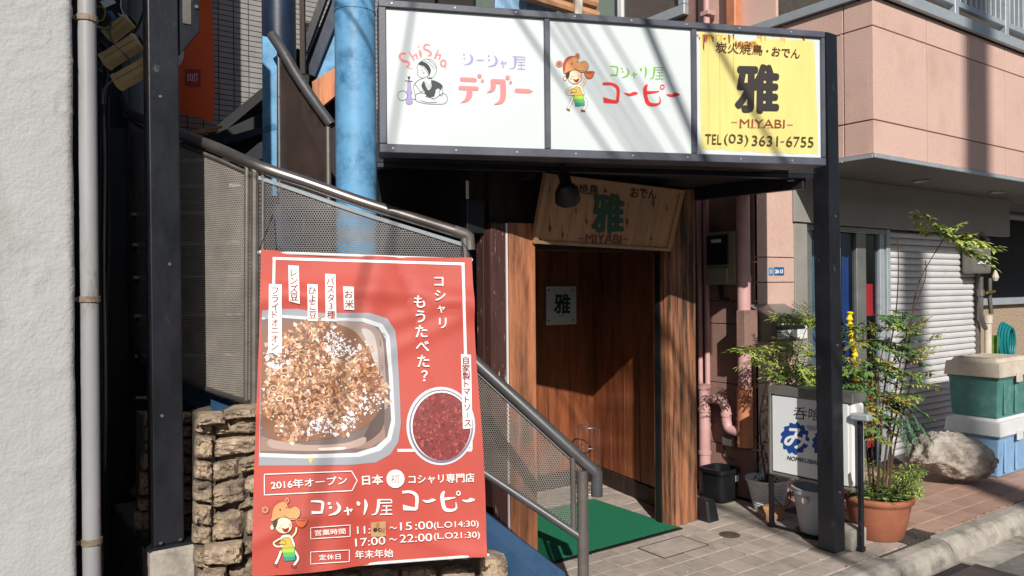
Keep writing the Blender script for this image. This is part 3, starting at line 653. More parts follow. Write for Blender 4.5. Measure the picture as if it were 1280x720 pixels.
# blue string plate below the guard
build("string_plate", MB().prism([at(226, 478, 4.2), at(312, 512, 3.9), at(312, 545, 3.9), at(262, 520, 4.05), at(226, 498, 4.2)], CD * .012), mBLUED, st)
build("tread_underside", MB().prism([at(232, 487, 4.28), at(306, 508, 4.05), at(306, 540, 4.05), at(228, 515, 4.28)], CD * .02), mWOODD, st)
# lower flight: handrail, guard and blue string
LT = [at(480, 345, 3.72), at(540, 400, 3.68), at(598, 456, 3.62), at(741, 587, 3.5)]
lr = thing("lower_stair_rail", "dark grey sloping guard with handrail and perforated panel beside the green mat", "handrail", at(728, 745, 3.5))
build("handrail", MB().tube(LT[:3] + [LT[3], at(746, 592, 3.5), at(746, 620, 3.5)], .028, 14), mRAIL, lr, smooth=True)
LB = [at(480, 460, 3.72), at(540, 520, 3.68), at(598, 586, 3.62), at(727, 672, 3.5)]
build("lower_rail", MB().tube(LB, .02, 12), mRAIL, lr, smooth=True)
pz = at(728, 588, 3.5)
build("end_post", MB().tube([Vector((pz.x, pz.y, -.01)), pz], .026, 14), mSTEELD, lr, smooth=True)
build("inner_post", MB().tube([at(716, 572, 3.505), at(717, 664, 3.505)], .012, 8), mSTEELD, lr, smooth=True)
tp = [LT[i].lerp(LT[i + 1], k / 6) for i in range(3) for k in range(6)] + [LT[3]]
bt = [LB[i].lerp(LB[i + 1], k / 6) for i in range(3) for k in range(6)] + [LB[3]]
m = MB(); u = 0; vs = []; uv = []
for i, (a, b) in enumerate(zip(tp, bt)):
    if i: u += (a - tp[i - 1]).to_2d().length
    if i == len(tp) - 1: a = a.lerp(tp[i - 1], .35); b = b.lerp(bt[i - 1], .35); u -= .03
    for k in range(3): q = b.lerp(a, k / 2); vs.append(q); uv.append((u + 1, q.z + 1))
m.add(vs, [(i * 3 + k, (i + 1) * 3 + k, (i + 1) * 3 + k + 1, i * 3 + k + 1) for i in range(len(tp) - 1) for k in range(2)], 0, uv)
build("perforated_panel", m, mPERFC, lr, recalc=False)
build("panel_frame", MB().tube([t_ - Vector((0, 0, .045)) for t_ in tp[:-1]], .007, 6), mRAIL, lr)
build("string_plate", MB().prism([at(500, 560, 3.75), at(607, 640, 3.62), at(706, 716, 3.52), at(716, 760, 3.5), at(500, 760, 3.75)], CD * .012), mBLUED, lr)
build("guard_foot", MB().box((pz.x - .05, pz.y - .05, -.01), (pz.x + .05, pz.y + .05, -.002)), mRAIL, lr)

# ============================================================ stone wall
sw = thing("stone_wall", "low wall of rough tan rubble stones under the steel stair", "wall", (1.3, 3.7, 0))
def stone(F, pts, dep, seed, out=.03, mt=None, par=None):
    "block with a quad outline in px on frame F, puffed and roughened"
    r = random.Random(seed); c4 = [F.uv(*p) for p in pts]; m = MB()
    off = Vector((r.uniform(0, 50), r.uniform(0, 50), r.uniform(0, 50))); pr = r.uniform(0, out * 1.3)
    def fn(a, b):
        u = (c4[0][0] * (1 - a) + c4[1][0] * a) * (1 - b) + (c4[3][0] * (1 - a) + c4[2][0] * a) * b
        v = (c4[0][1] * (1 - a) + c4[1][1] * a) * (1 - b) + (c4[3][1] * (1 - a) + c4[2][1] * a) * b
        cu = (c4[0][0] + c4[2][0]) / 2; cv = (c4[0][1] + c4[2][1]) / 2
        ea, eb = abs(2 * a - 1), abs(2 * b - 1); edge = max(ea, eb)
        q = Vector((u * 22, v * 22, 0)) + off
        u = cu + (u - cu) * (.94 + noise.noise(q * .6) * .09 * edge - .05 * ea * eb); v = cv + (v - cv) * (.90 + noise.noise(q * .7 + Vector((9, 0, 0))) * .13 * edge - .05 * ea * eb)
        nn = pr + dep * (1 - edge ** 6) * .6 + noise.noise(q) * .022 - abs(noise.noise(q * 1.6 + off)) * .035 + noise.noise(q * 4) * .010 + noise.noise(q * 8) * .005
        if edge > .999: nn = -dep
        return F.p(u, v, nn)
    ts = [0, .035, .09] + [.09 + .82 * i / 10 for i in range(1, 10)] + [.91, .965, 1]; NT = len(ts)
    vs = [fn(a, b) for b in ts for a in ts]
    m.add(vs, [(j * NT + i, j * NT + i + 1, (j + 1) * NT + i + 1, (j + 1) * NT + i) for j in range(NT - 1) for i in range(NT - 1)])
    return build("stone", m, mt or mSTONE, par or sw, smooth=True, ang=38, recalc=False)
# crop coordinates of the pillar (px = 120 + X/2.573, 440 + Y/2.573)
cp = lambda x, y: (120 + x / 2.573, 440 + y / 2.573)
Fl = Frame(at(270, 600, 3.62), (1, -.15, 0)); Fr = Frame(at(305, 600, 3.66), (1, -.62, 0)); Fw = Frame((0, 4.12, 0), (1, 0, 0))
core = MB()
def block(F, pts, n0, n1):
    q = [F.uv(*p) for p in pts]; core.hexa([F.p(*q[3], n1), F.p(*q[2], n1), F.p(*q[2], n0), F.p(*q[3], n0), F.p(*q[0], n1), F.p(*q[1], n1), F.p(*q[1], n0), F.p(*q[0], n0)])
block(Fl, [cp(322, 215), cp(385, 200), cp(385, 790), cp(320, 790)], -.3, -.012)
block(Fr, [cp(378, 200), cp(600, 190), cp(600, 790), cp(378, 790)], -.3, -.014)
block(Fw, [cp(152, 205), cp(340, 205), cp(340, 640), cp(150, 640)], -.2, -.02)
lower = Frame(at(480, 690, 3.45), (1, -.46, 0))
block(lower, [(330, 560), (500, 620), (500, 780), (330, 780)], -.25, -.02)
block(lower, [(500, 640), (632, 702), (632, 780), (500, 780)], -.25, -.02)
build("mortar_core", core, mMORTAR, sw)
sd = 1
for y0_, y1_, xa in ((212, 262, 316), (262, 345, 316), (345, 412, 314), (412, 480, 310), (480, 557, 308), (557, 622, 305), (622, 690, 312), (690, 790, 318)):
    sd += 1; stone(Fl, [cp(xa, y1_ - 2), cp(376, y1_ + 3), cp(376, y0_ + 4), cp(xa + 3, y0_ + 1)], .05, sd)
rights = [((372, 270), (530, 262), (528, 186), (365, 200)), ((376, 345), (528, 318), (530, 264), (378, 272)), ((374, 420), (465, 400), (462, 340), (376, 348)), ((465, 385), (532, 378), (530, 318), (462, 342)),
          ((374, 500), (492, 470), (488, 396), (374, 424)), ((452, 505), (532, 495), (530, 455), (470, 468)), ((374, 610), (478, 600), (486, 500), (374, 504)), ((480, 590), (532, 580), (532, 500), (486, 505)),
          ((330, 690), (480, 680), (478, 612), (340, 625)), ((482, 650), (532, 640), (532, 585), (480, 600)), ((340, 790), (425, 790), (420, 690), (340, 694)), ((428, 790), (532, 790), (532, 650), (425, 684)), ((488, 452), (532, 446), (532, 384), (488, 392))]
for q in rights:
    sd += 1; stone(Fr if q[0][0] > 345 else Frame(at(285, 690, 3.55), (1, -.3, 0)), [cp(*p) for p in q], .06, sd, out=.04)
for y0_, y1_, xa in ((198, 240, 150), (240, 290, 155), (290, 320, 155), (320, 382, 143), (382, 470, 138), (470, 512, 135), (512, 575, 122)):
    sd += 1; stone(Fw, [cp(xa, y1_), cp(236, y1_), cp(236, y0_), cp(xa + 2, y0_)], .04, sd, out=.02)
for y0_, y1_ in ((195, 232), (235, 272), (275, 330), (333, 392), (394, 422), (424, 476), (478, 520), (522, 600)):
    sd += 1; stone(Fw, [cp(240, y1_), cp(318, y1_), cp(318, y0_), cp(240, y0_)], .04, sd, out=.02)
for i, (x0_, x1_) in enumerate(((322, 366), (368, 402), (404, 452), (454, 500), (502, 548), (550, 596))):
    for (ya, yb) in (((720 - i * 4, 770), (668 - i * 2, 716 - i * 4), (620, 664 - i * 2)) if x1_ < 500 else ((704, 770), (672, 700))):
        sd += 1; stone(lower, [(x0_ - 3, yb), (x1_, yb), (x1_, ya), (x0_ - 3, ya)], .05, sd)
sd += 1; stone(lower, [(596, 730), (636, 730), (634, 692), (598, 690)], .06, sd, out=.05)
sd += 1; stone(lower, [(596, 780), (640, 780), (638, 733), (596, 733)], .06, sd, out=.05)
# cap stones on the pillar
for (q, fr_) in ((((318, 232), (420, 226), (415, 196), (330, 200)), Fl), (((400, 215), (540, 205), (520, 172), (420, 178)), Fr)):
    sd += 1; stone(fr_, [cp(*p) for p in q], .1, sd, out=.05)

# ============================================================ red banner on the stair guard
C_tl, C_tr, C_bl = at(326, 312, 3.28), at(590, 322, 3.50), at(315, 718, 3.02)
BF = Frame(C_bl, C_tr - C_tl, C_tl - C_bl)
def bsurf(u, v):
    k = max(0, min(1, v / 1.3))
    return .006 * math.sin(u * 11 - v * 8) * k + .007 * math.exp(-((v - .12 - .1 * math.sin(u * 5)) / .035) ** 2) - .007 * math.exp(-((u - .78 + .3 * (v - .6)) / .04) ** 2) + .008 * math.exp(-((v - 1.0 - .35 * abs(u - .5)) / .04) ** 2) + .008 * math.exp(-((v - .72 - .5 * (u - .2)) / .045) ** 2) + .017 * math.sin(u * 6.5 + v * 1.5) * (1.15 - k) + .006 * math.sin(v * 9 - u * 4) + .016 * math.exp(-((v - 1.15 + .25 * (u - .45) ** 2) / .05) ** 2) + .007 * math.exp(-((u - .32 - .12 * v) / .05) ** 2) - .004 * math.sin(u * 17 + v * 6) * (1 - k)
TL, TR, BR, BL = (326, 312), (590, 322), (609, 695), (315, 719)
def bpx(a, b):
    x = (BL[0] * (1 - a) + BR[0] * a) * (1 - b) + (TL[0] * (1 - a) + TR[0] * a) * b
    y = (BL[1] * (1 - a) + BR[1] * a) * (1 - b) + (TL[1] * (1 - a) + TR[1] * a) * b
    y += 3.0 * math.sin(math.pi * a) * b + 2.5 * math.sin(math.pi * 2 * a + .6) * (1 - b)
    x += 1.5 * math.sin(b * 6) * (1 if a > .5 else -.6) * abs(2 * a - 1)
    return x, y
bn = thing("food_banner", "red cloth food banner of a koshari shop hung on the steel stair guard", "banner", (C_bl.x, C_bl.y, .1))
def bfn(a, b):
    u, v = BF.uv(*bpx(a, b)); return BF.p(u, v, bsurf(u, v))
me_ = MB().grid(bfn, 80, 110); CL = build("cloth", me_, mRED, bn, smooth=True, ang=80, recalc=False)
bk = MB().grid(lambda a, b: (lambda p: p - BF.N * .0015)(bfn(a, b)), 22, 30); build("cloth_back", bk, mRED, bn, smooth=True, ang=80)
build("top_rod", MB().tube([BF.p(*BF.uv(322, 314.5), -.008), BF.p(*BF.uv(591, 324.5), -.008)], .007, 8), mWHITEP, bn, smooth=True)
build("bottom_rod", MB().tube([BF.p(*BF.uv(318, 716), -.012), BF.p(*BF.uv(612, 694), -.012)], .006, 8), mWHITEP, bn, smooth=True)
build("tie_string", MB().tube([at(323, 314, 3.27), at(333, 290, 3.6), at(341, 268, 3.78)], .0025, 5), mRUBBER, bn)
build("tie_string", MB().tube([at(590, 323, 3.5), at(583, 310, 3.7), at(578, 303, 3.9)], .0025, 5), mRUBBER, bn)
WH = (250, 244, 240); DR = (130, 34, 40)
tD = (310, 300, 3.274, 3.274); tE = (320, 580, 4.267, 4.264); t5 = (310, 500, 3.274, 3.274)
S = Sheet(BF, tD, h0=.0024, surf=bsurf, step=.00018)
# white frame line
for a, b in (((105, 182), (107, 70)), ((101, 75), (886, 98)), ((880, 98), (890, 468))): S.stroke([tuple(a[i] + (b[i] - a[i]) * k / 60 for i in (0, 1)) for k in range(61)], 11, WH, sm=0)
S.tf = t5; S.stroke([(916, 112), (914, 204)], 8, WH, sm=0); S.stroke([(612 + k * 38, 206 - k * .2) for k in range(9)], 11, WH, sm=0)
# food tray
S.tf = (0, 0, 1, 1); S.h = .0024
S.poly([(327.6, 388), (345, 386.5), (372, 386), (400, 391), (462, 391), (484, 398), (494, 413), (497, 440), (500, 500), (501, 530), (498, 552), (488, 568), (470, 578), (440, 581), (380, 582), (323.5, 582)], (150, 152, 160))
S.poly([(327.4, 396), (350, 393.5), (400, 397), (455, 397.5), (478, 405), (487, 420), (491, 470), (494, 528), (489, 550), (476, 563), (450, 571), (380, 573), (324, 571)], (206, 208, 212))
S.poly([(327.2, 399), (352, 397), (400, 401), (452, 402), (473, 409), (482, 424), (486, 470), (489, 525), (484, 546), (470, 558), (445, 566), (380, 568), (324.5, 566)], (112, 96, 92))
S.poly([(420, 402), (452, 403), (472, 411), (479, 428), (482, 470), (484, 510), (470, 500), (462, 450), (440, 420)], (160, 142, 134), smooth=4)
S.poly([(326, 545), (360, 556), (420, 560), (460, 552), (480, 530), (482, 548), (462, 560), (400, 564), (325, 564)], (150, 120, 108))
for q, cc in (([(330, 410), (345, 402), (352, 412), (338, 440), (329, 450)], (160, 146, 140)), ([(452, 412), (466, 416), (472, 440), (474, 480), (468, 470), (464, 440)], (196, 186, 182)), ([(466, 500), (478, 490), (480, 530), (466, 548), (452, 552), (462, 530)], (84, 66, 62)), ([(340, 548), (380, 556), (430, 554), (456, 546), (450, 558), (400, 564), (340, 560)], (176, 150, 138)), ([(400, 560), (430, 559), (428, 562), (402, 563)], (232, 216, 206))): S.poly(q, cc, smooth=4)
S.poly([(385, 572), (392, 572), (388, 580)], (240, 190, 90))
r2 = random.Random(3)
S.poly([(330, 410), (352, 403), (400, 402), (440, 412), (462, 440), (476, 478), (474, 512), (452, 536), (410, 548), (360, 552), (330, 540), (327, 480)], (132, 90, 66), smooth=5)
S.h = .005
for k in range(3000):
    a = r2.uniform(0, 6.283); q = math.sqrt(r2.random()) * r2.uniform(.9, 1.06) * (1 + .09 * math.sin(a * 3 + 1) + .06 * math.sin(a * 7)); x = 398 + 80 * q * math.cos(a); y = 478 + 73 * q * math.sin(a)
    if x < 329.5 + (582 - y) * .012 * -1 + 1.0: continue
    rice = min(math.hypot(x - 428, y - 427) / 20, math.hypot(x - 402, y - 541) / 16, math.hypot(x - 465, y - 508) / 14, math.hypot(x - 348, y - 446) / 13, math.hypot(x - 440, y - 528) / 12)
    if rice < 1.15 and r2.random() < .93: c = r2.choice([(240, 236, 236), (222, 218, 222), (200, 196, 206), (250, 248, 244)])
    else: c = r2.choice([(184, 130, 90), (204, 154, 114), (158, 106, 72), (224, 196, 168), (130, 84, 58), (192, 140, 102), (216, 176, 144), (108, 70, 52), (170, 120, 90), (228, 212, 198), (190, 158, 144), (146, 100, 78)])
    s_ = r2.uniform(1.3, 4.8) * (.55 if rice < 1 else 1); asp = r2.uniform(.3, .9); ro_ = r2.uniform(0, 3.14); th0 = r2.uniform(0, 6.28); n = r2.choice([3, 4, 5])
    pts = rotp([(x + s_ * r2.uniform(.6, 1.1) * math.cos(th0 + 6.283 * i / n), y + s_ * asp * r2.uniform(.6, 1.1) * math.sin(th0 + 6.283 * i / n)) for i in range(n)], (x, y), ro_)
    S.h = .0050 + (k % 60) * .00002; S.poly(pts, c)
S.h = .0063
for k in range(240):
    a = r2.uniform(0, 6.283); q = math.sqrt(r2.random()); x = 390 + 62 * q * math.cos(a); y = 474 + 62 * q * math.sin(a)
    if min(math.hypot(x - 428, y - 427) / 20, math.hypot(x - 402, y - 541) / 16, math.hypot(x - 465, y - 508) / 14, math.hypot(x - 440, y - 528) / 12) < 1: continue
    l = r2.uniform(3, 9); t0 = r2.uniform(0, 3.14); cv = r2.uniform(-2.5, 2.5); dx, dy = math.cos(t0) * l / 2, math.sin(t0) * l / 2
    S.h = .0063 + (k % 30) * .00002
    S.stroke([(x - dx, y - dy), (x - dy / l * cv * 2, y + dx / l * cv * 2), (x + dx, y + dy)], [.6, r2.uniform(1.4, 3), .6], r2.choice([(188, 130, 86), (150, 96, 62), (210, 162, 116), (124, 76, 50), (222, 186, 146), (100, 62, 46), (196, 140, 98)]), sm=3)
S.h = .0071
for k in range(12):
    a = r2.uniform(0, 6.28); x = 392 + 56 * math.cos(a) * r2.random() ** .5; y = 480 + 56 * math.sin(a) * r2.random() ** .5
    S.ring(x, y, r2.uniform(3, 5), r2.uniform(2.4, 4), 1.3, r2.choice([(236, 212, 180), (218, 180, 136), (200, 150, 104)]), n=12)
# sauce bowl
S.h = .0034
S.disc(551, 532.5, 43, 49, (206, 208, 214), 40); S.disc(551.5, 533, 40, 46, (120, 110, 130), 40); S.disc(551.5, 532, 38, 43.5, (240, 236, 238), 40); S.disc(552, 533, 36.5, 42.5, (124, 40, 40), 40)
for k in range(520):
    a = r2.uniform(0, 6.283); q = math.sqrt(r2.random()); x = 552 + 35 * q * math.cos(a); y = 533 + 41 * q * math.sin(a)
    c = r2.choice([(150, 52, 50), (118, 38, 38), (156, 66, 60), (134, 44, 44), (96, 26, 30), (168, 82, 74)]); s_ = r2.uniform(.8, 2.6); t0 = r2.uniform(0, 6)
    S.h = .0044 + (k % 30) * .00003; S.poly([(x + s_ * math.cos(t0 + 6.283 * i / 4) * r2.uniform(.6, 1.1), y + s_ * math.sin(t0 + 6.283 * i / 4) * r2.uniform(.6, 1.1)) for i in range(4)], c)
S.h = .004
S.build("food_photograph", CL)
S = Sheet(BF, tD, h0=.0080, surf=bsurf, step=.00008)
STRIPS = [([(86, 180), (138, 182), (138, 463), (82, 462)], 'フライドオニオン', (111, 208), (109, 436), 36), ([(165, 103), (208, 106), (212, 262), (168, 250)], 'レンズ豆', (187, 134), (189, 232), 36),
          ([(243, 180), (285, 182), (285, 332), (245, 330)], 'ひよこ豆', (263, 208), (265, 306), 36), ([(316, 138), (358, 140), (362, 333), (318, 332)], 'パスタ3種', (337, 168), (340, 306), 36),
          ([(390, 190), (433, 192), (435, 287), (393, 284)], 'お米', (412, 222), (414, 262), 38)]
for q, tx, a, b, sz in STRIPS:
    S.poly(q, (248, 244, 240)); S.vtext(tx, a, b, sz, DR, .02)
S.tf = (0, 0, 1, 1); S.poly([(576.3, 442.6), (588.6, 443.6), (590.4, 535.4), (578.8, 536)], (246, 242, 240)); S.vtext('自家製トマトソース', (582.3, 450.5), (584.6, 529), 10.4, DR, .03)
S.tf = tD; S.vtext('コシャリ', (781, 170), (797, 340), 52, WH, .014); S.vtext('もうたべた？', (702, 252), (722, 556), 58, WH, .016)
S.tf = tE
S.stroke([(45, 55), (510, 38), (540, 88), (512, 142), (45, 165)], 5, WH, closed=True, sm=0)
S.text('2016年オープン', (82, 136), (486, 108), 46, WH, .012)
S.text('日本', (568, 112), (678, 107), 50, WH, .025); S.disc(744, 79, 48, 49, WH, 30); S.text('初', (720, 104), (766, 101), 46, (196, 84, 72), .0); S.text('コシャリ専門店', (815, 106), (1165, 96), 48, WH, .012)
def k_pi(S, M, c):     # the hand-drawn large kana of the shop name
    S.stroke([M(455, 395), M(530, 394), M(580, 420), M(596, 465), M(588, 560)], [24, 26, 30, 30, 26][0:5] if S.sc == 1 else [v * S.sc for v in (24, 26, 30, 30, 26)], c)
    S.poly([M(460, 512), M(525, 532), M(592, 545), M(588, 572), M(465, 565)], c)
    S.poly([M(648, 475), M(700, 480), M(740, 465), M(775, 480), M(730, 498), M(685, 502)], c, smooth=5)
    S.stroke([M(858, 400), M(838, 440), M(846, 520), M(870, 572), M(930, 582), M(972, 562), M(968, 505)], [v * S.sc for v in (16, 34, 34, 34, 26, 16, 4)], c)
    S.stroke([M(842, 474), M(900, 470), M(965, 462)], [v * S.sc for v in (26, 22, 8)], c)
    S.ring(*M(993, 423), 17 * S.sc, 19 * S.sc, 9 * S.sc, c)
    S.poly([M(1028, 486), M(1080, 489), M(1110, 472), M(1152, 490), M(1105, 510), M(1055, 508)], c, smooth=5)
def k_kosh(S, M, c):
    w_ = lambda *a: [v * S.sc for v in a]
    S.stroke([M(520, 236), M(570, 240), M(590, 252), M(588, 285), M(584, 315)], w_(10, 14, 16, 16, 12), c); S.stroke([M(524, 316), M(590, 318)], w_(18, 12), c, sm=0)
    S.disc(*M(628, 257), 9 * S.sc, 8 * S.sc, c); S.disc(*M(636, 286), 9 * S.sc, 8 * S.sc, c); S.stroke([M(672, 250), M(690, 290), M(670, 325), M(625, 340)], w_(6, 18, 16, 4), c)
    S.stroke([M(716, 316), M(765, 304)], 8 * S.sc, c, sm=0); S.stroke([M(765, 304), M(754, 322)], 6 * S.sc, c, sm=0); S.stroke([M(735, 288), M(742, 345)], 10 * S.sc, c, sm=0)
    S.poly([M(795, 250), M(812, 262), M(806, 282), M(792, 270)], c, smooth=4); S.stroke([M(840, 240), M(847, 285), M(834, 348)], w_(8, 18, 4), c)
    S.stroke([M(915, 245), M(996, 248)], 7 * S.sc, c, sm=0); S.stroke([M(996, 248), M(1000, 270), M(930, 268)], 7 * S.sc, c, sm=0); S.stroke([M(922, 245), M(918, 300), M(905, 342), M(880, 348)], w_(18, 16, 10, 4), c)
    S.stroke([M(945, 290), M(1000, 292)], 6 * S.sc, c, sm=0); S.stroke([M(938, 322), M(1000, 320)], 6 * S.sc, c, sm=0); S.stroke([M(930, 349), M(1002, 350)], 7 * S.sc, c, sm=0); S.stroke([M(968, 292), M(968, 348)], 7 * S.sc, c, sm=0)
def remap(a, b): # bbox a -> bbox b
    return lambda x, y: (b[0] + (x - a[0]) * (b[2] - b[0]) / (a[2] - a[0]), b[1] + (y - a[1]) * (b[3] - b[1]) / (a[3] - a[1]) - (x - a[0]) / (a[2] - a[0]) * (b[4] if len(b) > 4 else 0))
S.sc = .57; k_pi(S, remap((450, 385, 1152, 592), (778, 145, 1168, 262, 14)), WH)
S.sc = .9; k_kosh(S, remap((520, 235, 1000, 350), (293, 198, 725, 285, 18)), WH)
S.stroke([(292, 340), (502, 325), (502, 386), (292, 399)], 4, WH, closed=True, sm=0); S.text('営業時間', (315, 383), (478, 372), 30, WH, .006)
S.stroke([(292, 469), (498, 458), (498, 520), (292, 533)], 4, WH, closed=True, sm=0); S.text('定休日', (338, 514), (452, 508), 30, WH, .006)
S.text('11:', (540, 373), (610, 370), 40, WH, .0); S.text('～', (712, 348), (752, 346), 14, WH, .008); S.text('15', (770, 354), (832, 351), 42, WH, .0); S.text(':00', (850, 350), (944, 346), 42, WH, .0); S.text('(L.O14:30)', (950, 352), (1188, 342), 42, WH, .0)
S.text('17:00', (531, 440), (691, 428), 42, WH, .0); S.text('～', (712, 410), (752, 407), 14, WH, .008); S.text('22:00', (768, 419), (940, 411), 42, WH, .0); S.text('(L.O21:30)', (950, 410), (1195, 402), 42, WH, .0)
S.text('年末年始', (530, 506), (733, 496), 44, WH, .006)
S.build("lettering", CL)
S = Sheet(BF, tE, h0=.0104, surf=bsurf, step=.0001)
S.poly([(612, 312), (692, 305), (694, 385), (614, 389)], (186, 146, 104)); S.poly([(640, 318), (660, 312), (655, 350), (690, 340), (685, 372), (640, 352)], (160, 118, 80)); S.disc(636, 352, 12, 12, (60, 40, 30)); S.disc(660, 352, 9, 12, (60, 40, 30)); S.disc(662, 352, 4, 6, (180, 140, 100))
S.build("paper_patch", CL)

def cook_logo(S, M):
    "small line drawing of a cook in a fancy cap lifting a bowl"
    k = S.sc; BKc = (60, 44, 36); SK = (250, 220, 186); OR = (214, 148, 92)
    P = lambda *a: [M(*p) for p in a]
    def fo(pts, c, sm=5, w=3.5): S.poly(P(*pts), c, smooth=sm); S.outline(P(*pts), w * k, BKc, sm=sm)
    def ln(pts, w=3.5, c=BKc): S.stroke(P(*pts), w * k, c)
    for leg in (((185, 520), (165, 575), (140, 625)), ((285, 520), (312, 575), (278, 630))): ln(leg, 24); ln(leg, 17, (246, 240, 232))
    fo([(130, 618), (155, 622), (160, 640), (140, 636)], (150, 80, 60), 3); fo([(262, 630), (282, 628), (302, 646), (264, 645)], (150, 80, 60), 3)
    fo([(190, 405), (250, 400), (278, 440), (285, 500), (188, 500), (180, 440)], (240, 232, 214)); fo([(195, 430), (250, 425), (268, 470), (280, 500), (190, 500)], (206, 176, 80), 3)
    ln([(262, 420), (292, 385), (300, 345)], 20); ln([(262, 420), (292, 385), (300, 345)], 13, SK)
    ln([(185, 425), (130, 460), (150, 487), (200, 485)], 20); ln([(185, 425), (130, 460), (150, 487), (200, 485)], 13, SK)
    fo([(168, 468), (190, 440), (215, 450), (220, 472), (190, 470)], (226, 180, 70), 4)
    S.poly(P((187, 503), (285, 496), (288, 530), (194, 534)), (168, 206, 70)); S.poly(P((194, 534), (288, 530), (290, 562), (202, 566)), (96, 180, 96)); S.poly(P((202, 566), (290, 562), (292, 590), (212, 598)), (38, 152, 140)); S.outline(P((187, 503), (285, 496), (292, 590), (212, 598)), 3.5 * k, BKc, sm=1)
    q = M(118, 345); S.disc(*q, 17 * k, 23 * k, BKc); S.disc(*q, 13 * k, 19 * k, SK)
    q = M(205, 332); S.disc(*q, 66 * k, 63 * k, BKc, 26); S.disc(*q, 62 * k, 59 * k, SK, 26)
    S.poly(P((122, 335), (132, 285), (160, 290), (158, 318), (146, 348)), (50, 36, 34), smooth=3)
    S.disc(*M(172, 350), 13 * k, 11 * k, (244, 170, 160)); S.disc(*M(256, 334), 13 * k, 11 * k, (244, 170, 160))
    ln([(170, 322), (188, 332), (200, 326)]); ln([(234, 318), (248, 324), (264, 312)]); S.poly(P((190, 350), (215, 356), (245, 345), (235, 378), (208, 380)), (150, 40, 36), smooth=4)
    for x, y, a, b in ((66, 215, 27, 27), (229, 145, 17, 24)): S.disc(*M(x, y), (a + 3) * k, (b + 3) * k, BKc); S.disc(*M(x, y), a * k, b * k, (206, 130, 90)); S.disc(*M(x, y), a * .5 * k, b * .5 * k, (150, 80, 60))
    fo([(110, 300), (102, 225), (130, 165), (180, 145), (225, 165), (245, 205), (290, 188), (325, 215), (325, 255), (295, 287), (250, 290), (215, 270), (160, 280)], OR)
    S.poly(P((100, 270), (100, 212), (128, 165), (180, 143), (215, 150), (165, 168), (128, 208), (114, 280)), (180, 62, 54), smooth=4)
    S.disc(*M(178, 215), 6 * k, 9 * k, BKc, 10); S.disc(*M(227, 198), 5 * k, 7 * k, BKc, 10); ln([(205, 255), (235, 275), (290, 280)], 4)
    fo([(296, 288), (378, 283), (372, 320), (350, 345), (322, 345), (300, 322)], (218, 104, 56), 4); S.poly(P((302, 292), (370, 288), (360, 300), (310, 303)), (170, 60, 30), smooth=4)
S = Sheet(BF, tE, h0=.005, surf=bsurf, step=.00006); S.sc = .715
cook_logo(S, remap((40, 120, 375, 645), (30, 176, 270, 552))); S.build("cook_drawing", CL)

# ============================================================ box sign over the entrance, canopy and its post
SF = Frame((1.548, 3.204, 0), (2.325, -.965, 0))
sg = thing("shop_sign", "long three-panel box sign with white and yellow panels over the entrance", "sign", (2.88, 3.08, 2.2))
def su(x, y=100): return SF.uv(x, y)[0]
U0, U1 = su(473.5), su(1029); vT, vB = 2.868, 2.172
m1, m2 = su(683.5, 100), su(866.5, 110)
ft = .032
PL = []
sp = lambda u0, u1, v0, v1, n0, n1, nm, mt, bev=.003: (lambda o: (PL.append(o) if nm == "sign_panel" else None, o)[1])(build(nm, MB().fbox(SF, u0, u1, v0, v1, n0, n1), mt, sg, bev=bev))
sp(U0, U1, vT - ft, vT, -.12, .02, "frame_rail", mSIGNFR); sp(U0, U1, vB, vB + ft + .008, -.12, .02, "frame_rail", mSIGNFR)
sp(U0, U0 + .034, vB + ft + .01, vT - ft - .001, -.12, .019, "frame_stile", mSIGNFR); sp(U1 - .02, U1, vB + ft + .01, vT - ft - .001, -.12, .019, "frame_stile", mSIGNFR)
for mm_ in (m1, m2): sp(mm_ - .014, mm_ + .014, vB + ft + .01, vT - ft - .001, -.02, .017, "mullion", mSIGNFR)
edges = [U0 + .034, m1 - .014, m1 + .014, m2 - .014, m2 + .014, U1 - .02]
panels_ = []
for i in (0, 2, 4): sp(edges[i] + .001, edges[i + 1] - .001, vB + ft + .009, vT - ft - .001, -.02, .003, "sign_panel", mSIGNW, 0)
sp(U0 + .01, U1 - .01, vB + .01, vT - .01, -.22, -.121, "back_plate", mBLACK)
for k in range(9):
    for vv in (vB + .02, vT - .016):
        q = SF.p(U0 + .06 + k * .29, vv, .0205); build("screw", MB().tube([q, q + SF.N * .003], .0045, 8), mTRIM, sg)
    u, v = SF.uv(x, y); build("screw", MB().lathe([(.005, 0), (.004, .002), (.001, .003)], (0, 0, 0), 8), mTRIM, sg) if False else None
S = Sheet(SF, (490, 40, 6.547, 6.545), h0=.0036, step=.0001); S.sc = 1
SAL = (244, 140, 140); PUR = (168, 152, 204); BK = (44, 46, 50)
for pts, ws in (([(118, 178), (80, 176), (62, 205), (90, 236), (130, 245), (142, 268), (122, 285), (175, 306)], (10, 20, 22, 20, 20, 16, 12, 4)), ([(137, 158), (160, 195), (182, 235)], (6, 14, 12)), ([(168, 208), (195, 182), (207, 222)], (8, 14, 12)), ([(224, 145), (232, 175), (240, 208)], (8, 24, 12)),
                ([(314, 112), (278, 102), (262, 135), (305, 158), (318, 185), (290, 197)], (8, 16, 18, 18, 18, 8)), ([(380, 140), (366, 180), (348, 222)], (6, 16, 14)), ([(368, 190), (395, 186), (384, 226)], (8, 14, 10))): S.stroke(pts, list(ws), SAL)
S.stroke([(212, 112), (218, 128)], 10, SAL, sm=0); S.ring(420, 256, 20, 25, 15, SAL); S.stroke([(440, 262), (436, 306)], 6, SAL, sm=0)
S.build("lettering", PL[0])
S = Sheet(SF, (490, 40, 6.547, 6.545), h0=.0036, step=.00008)
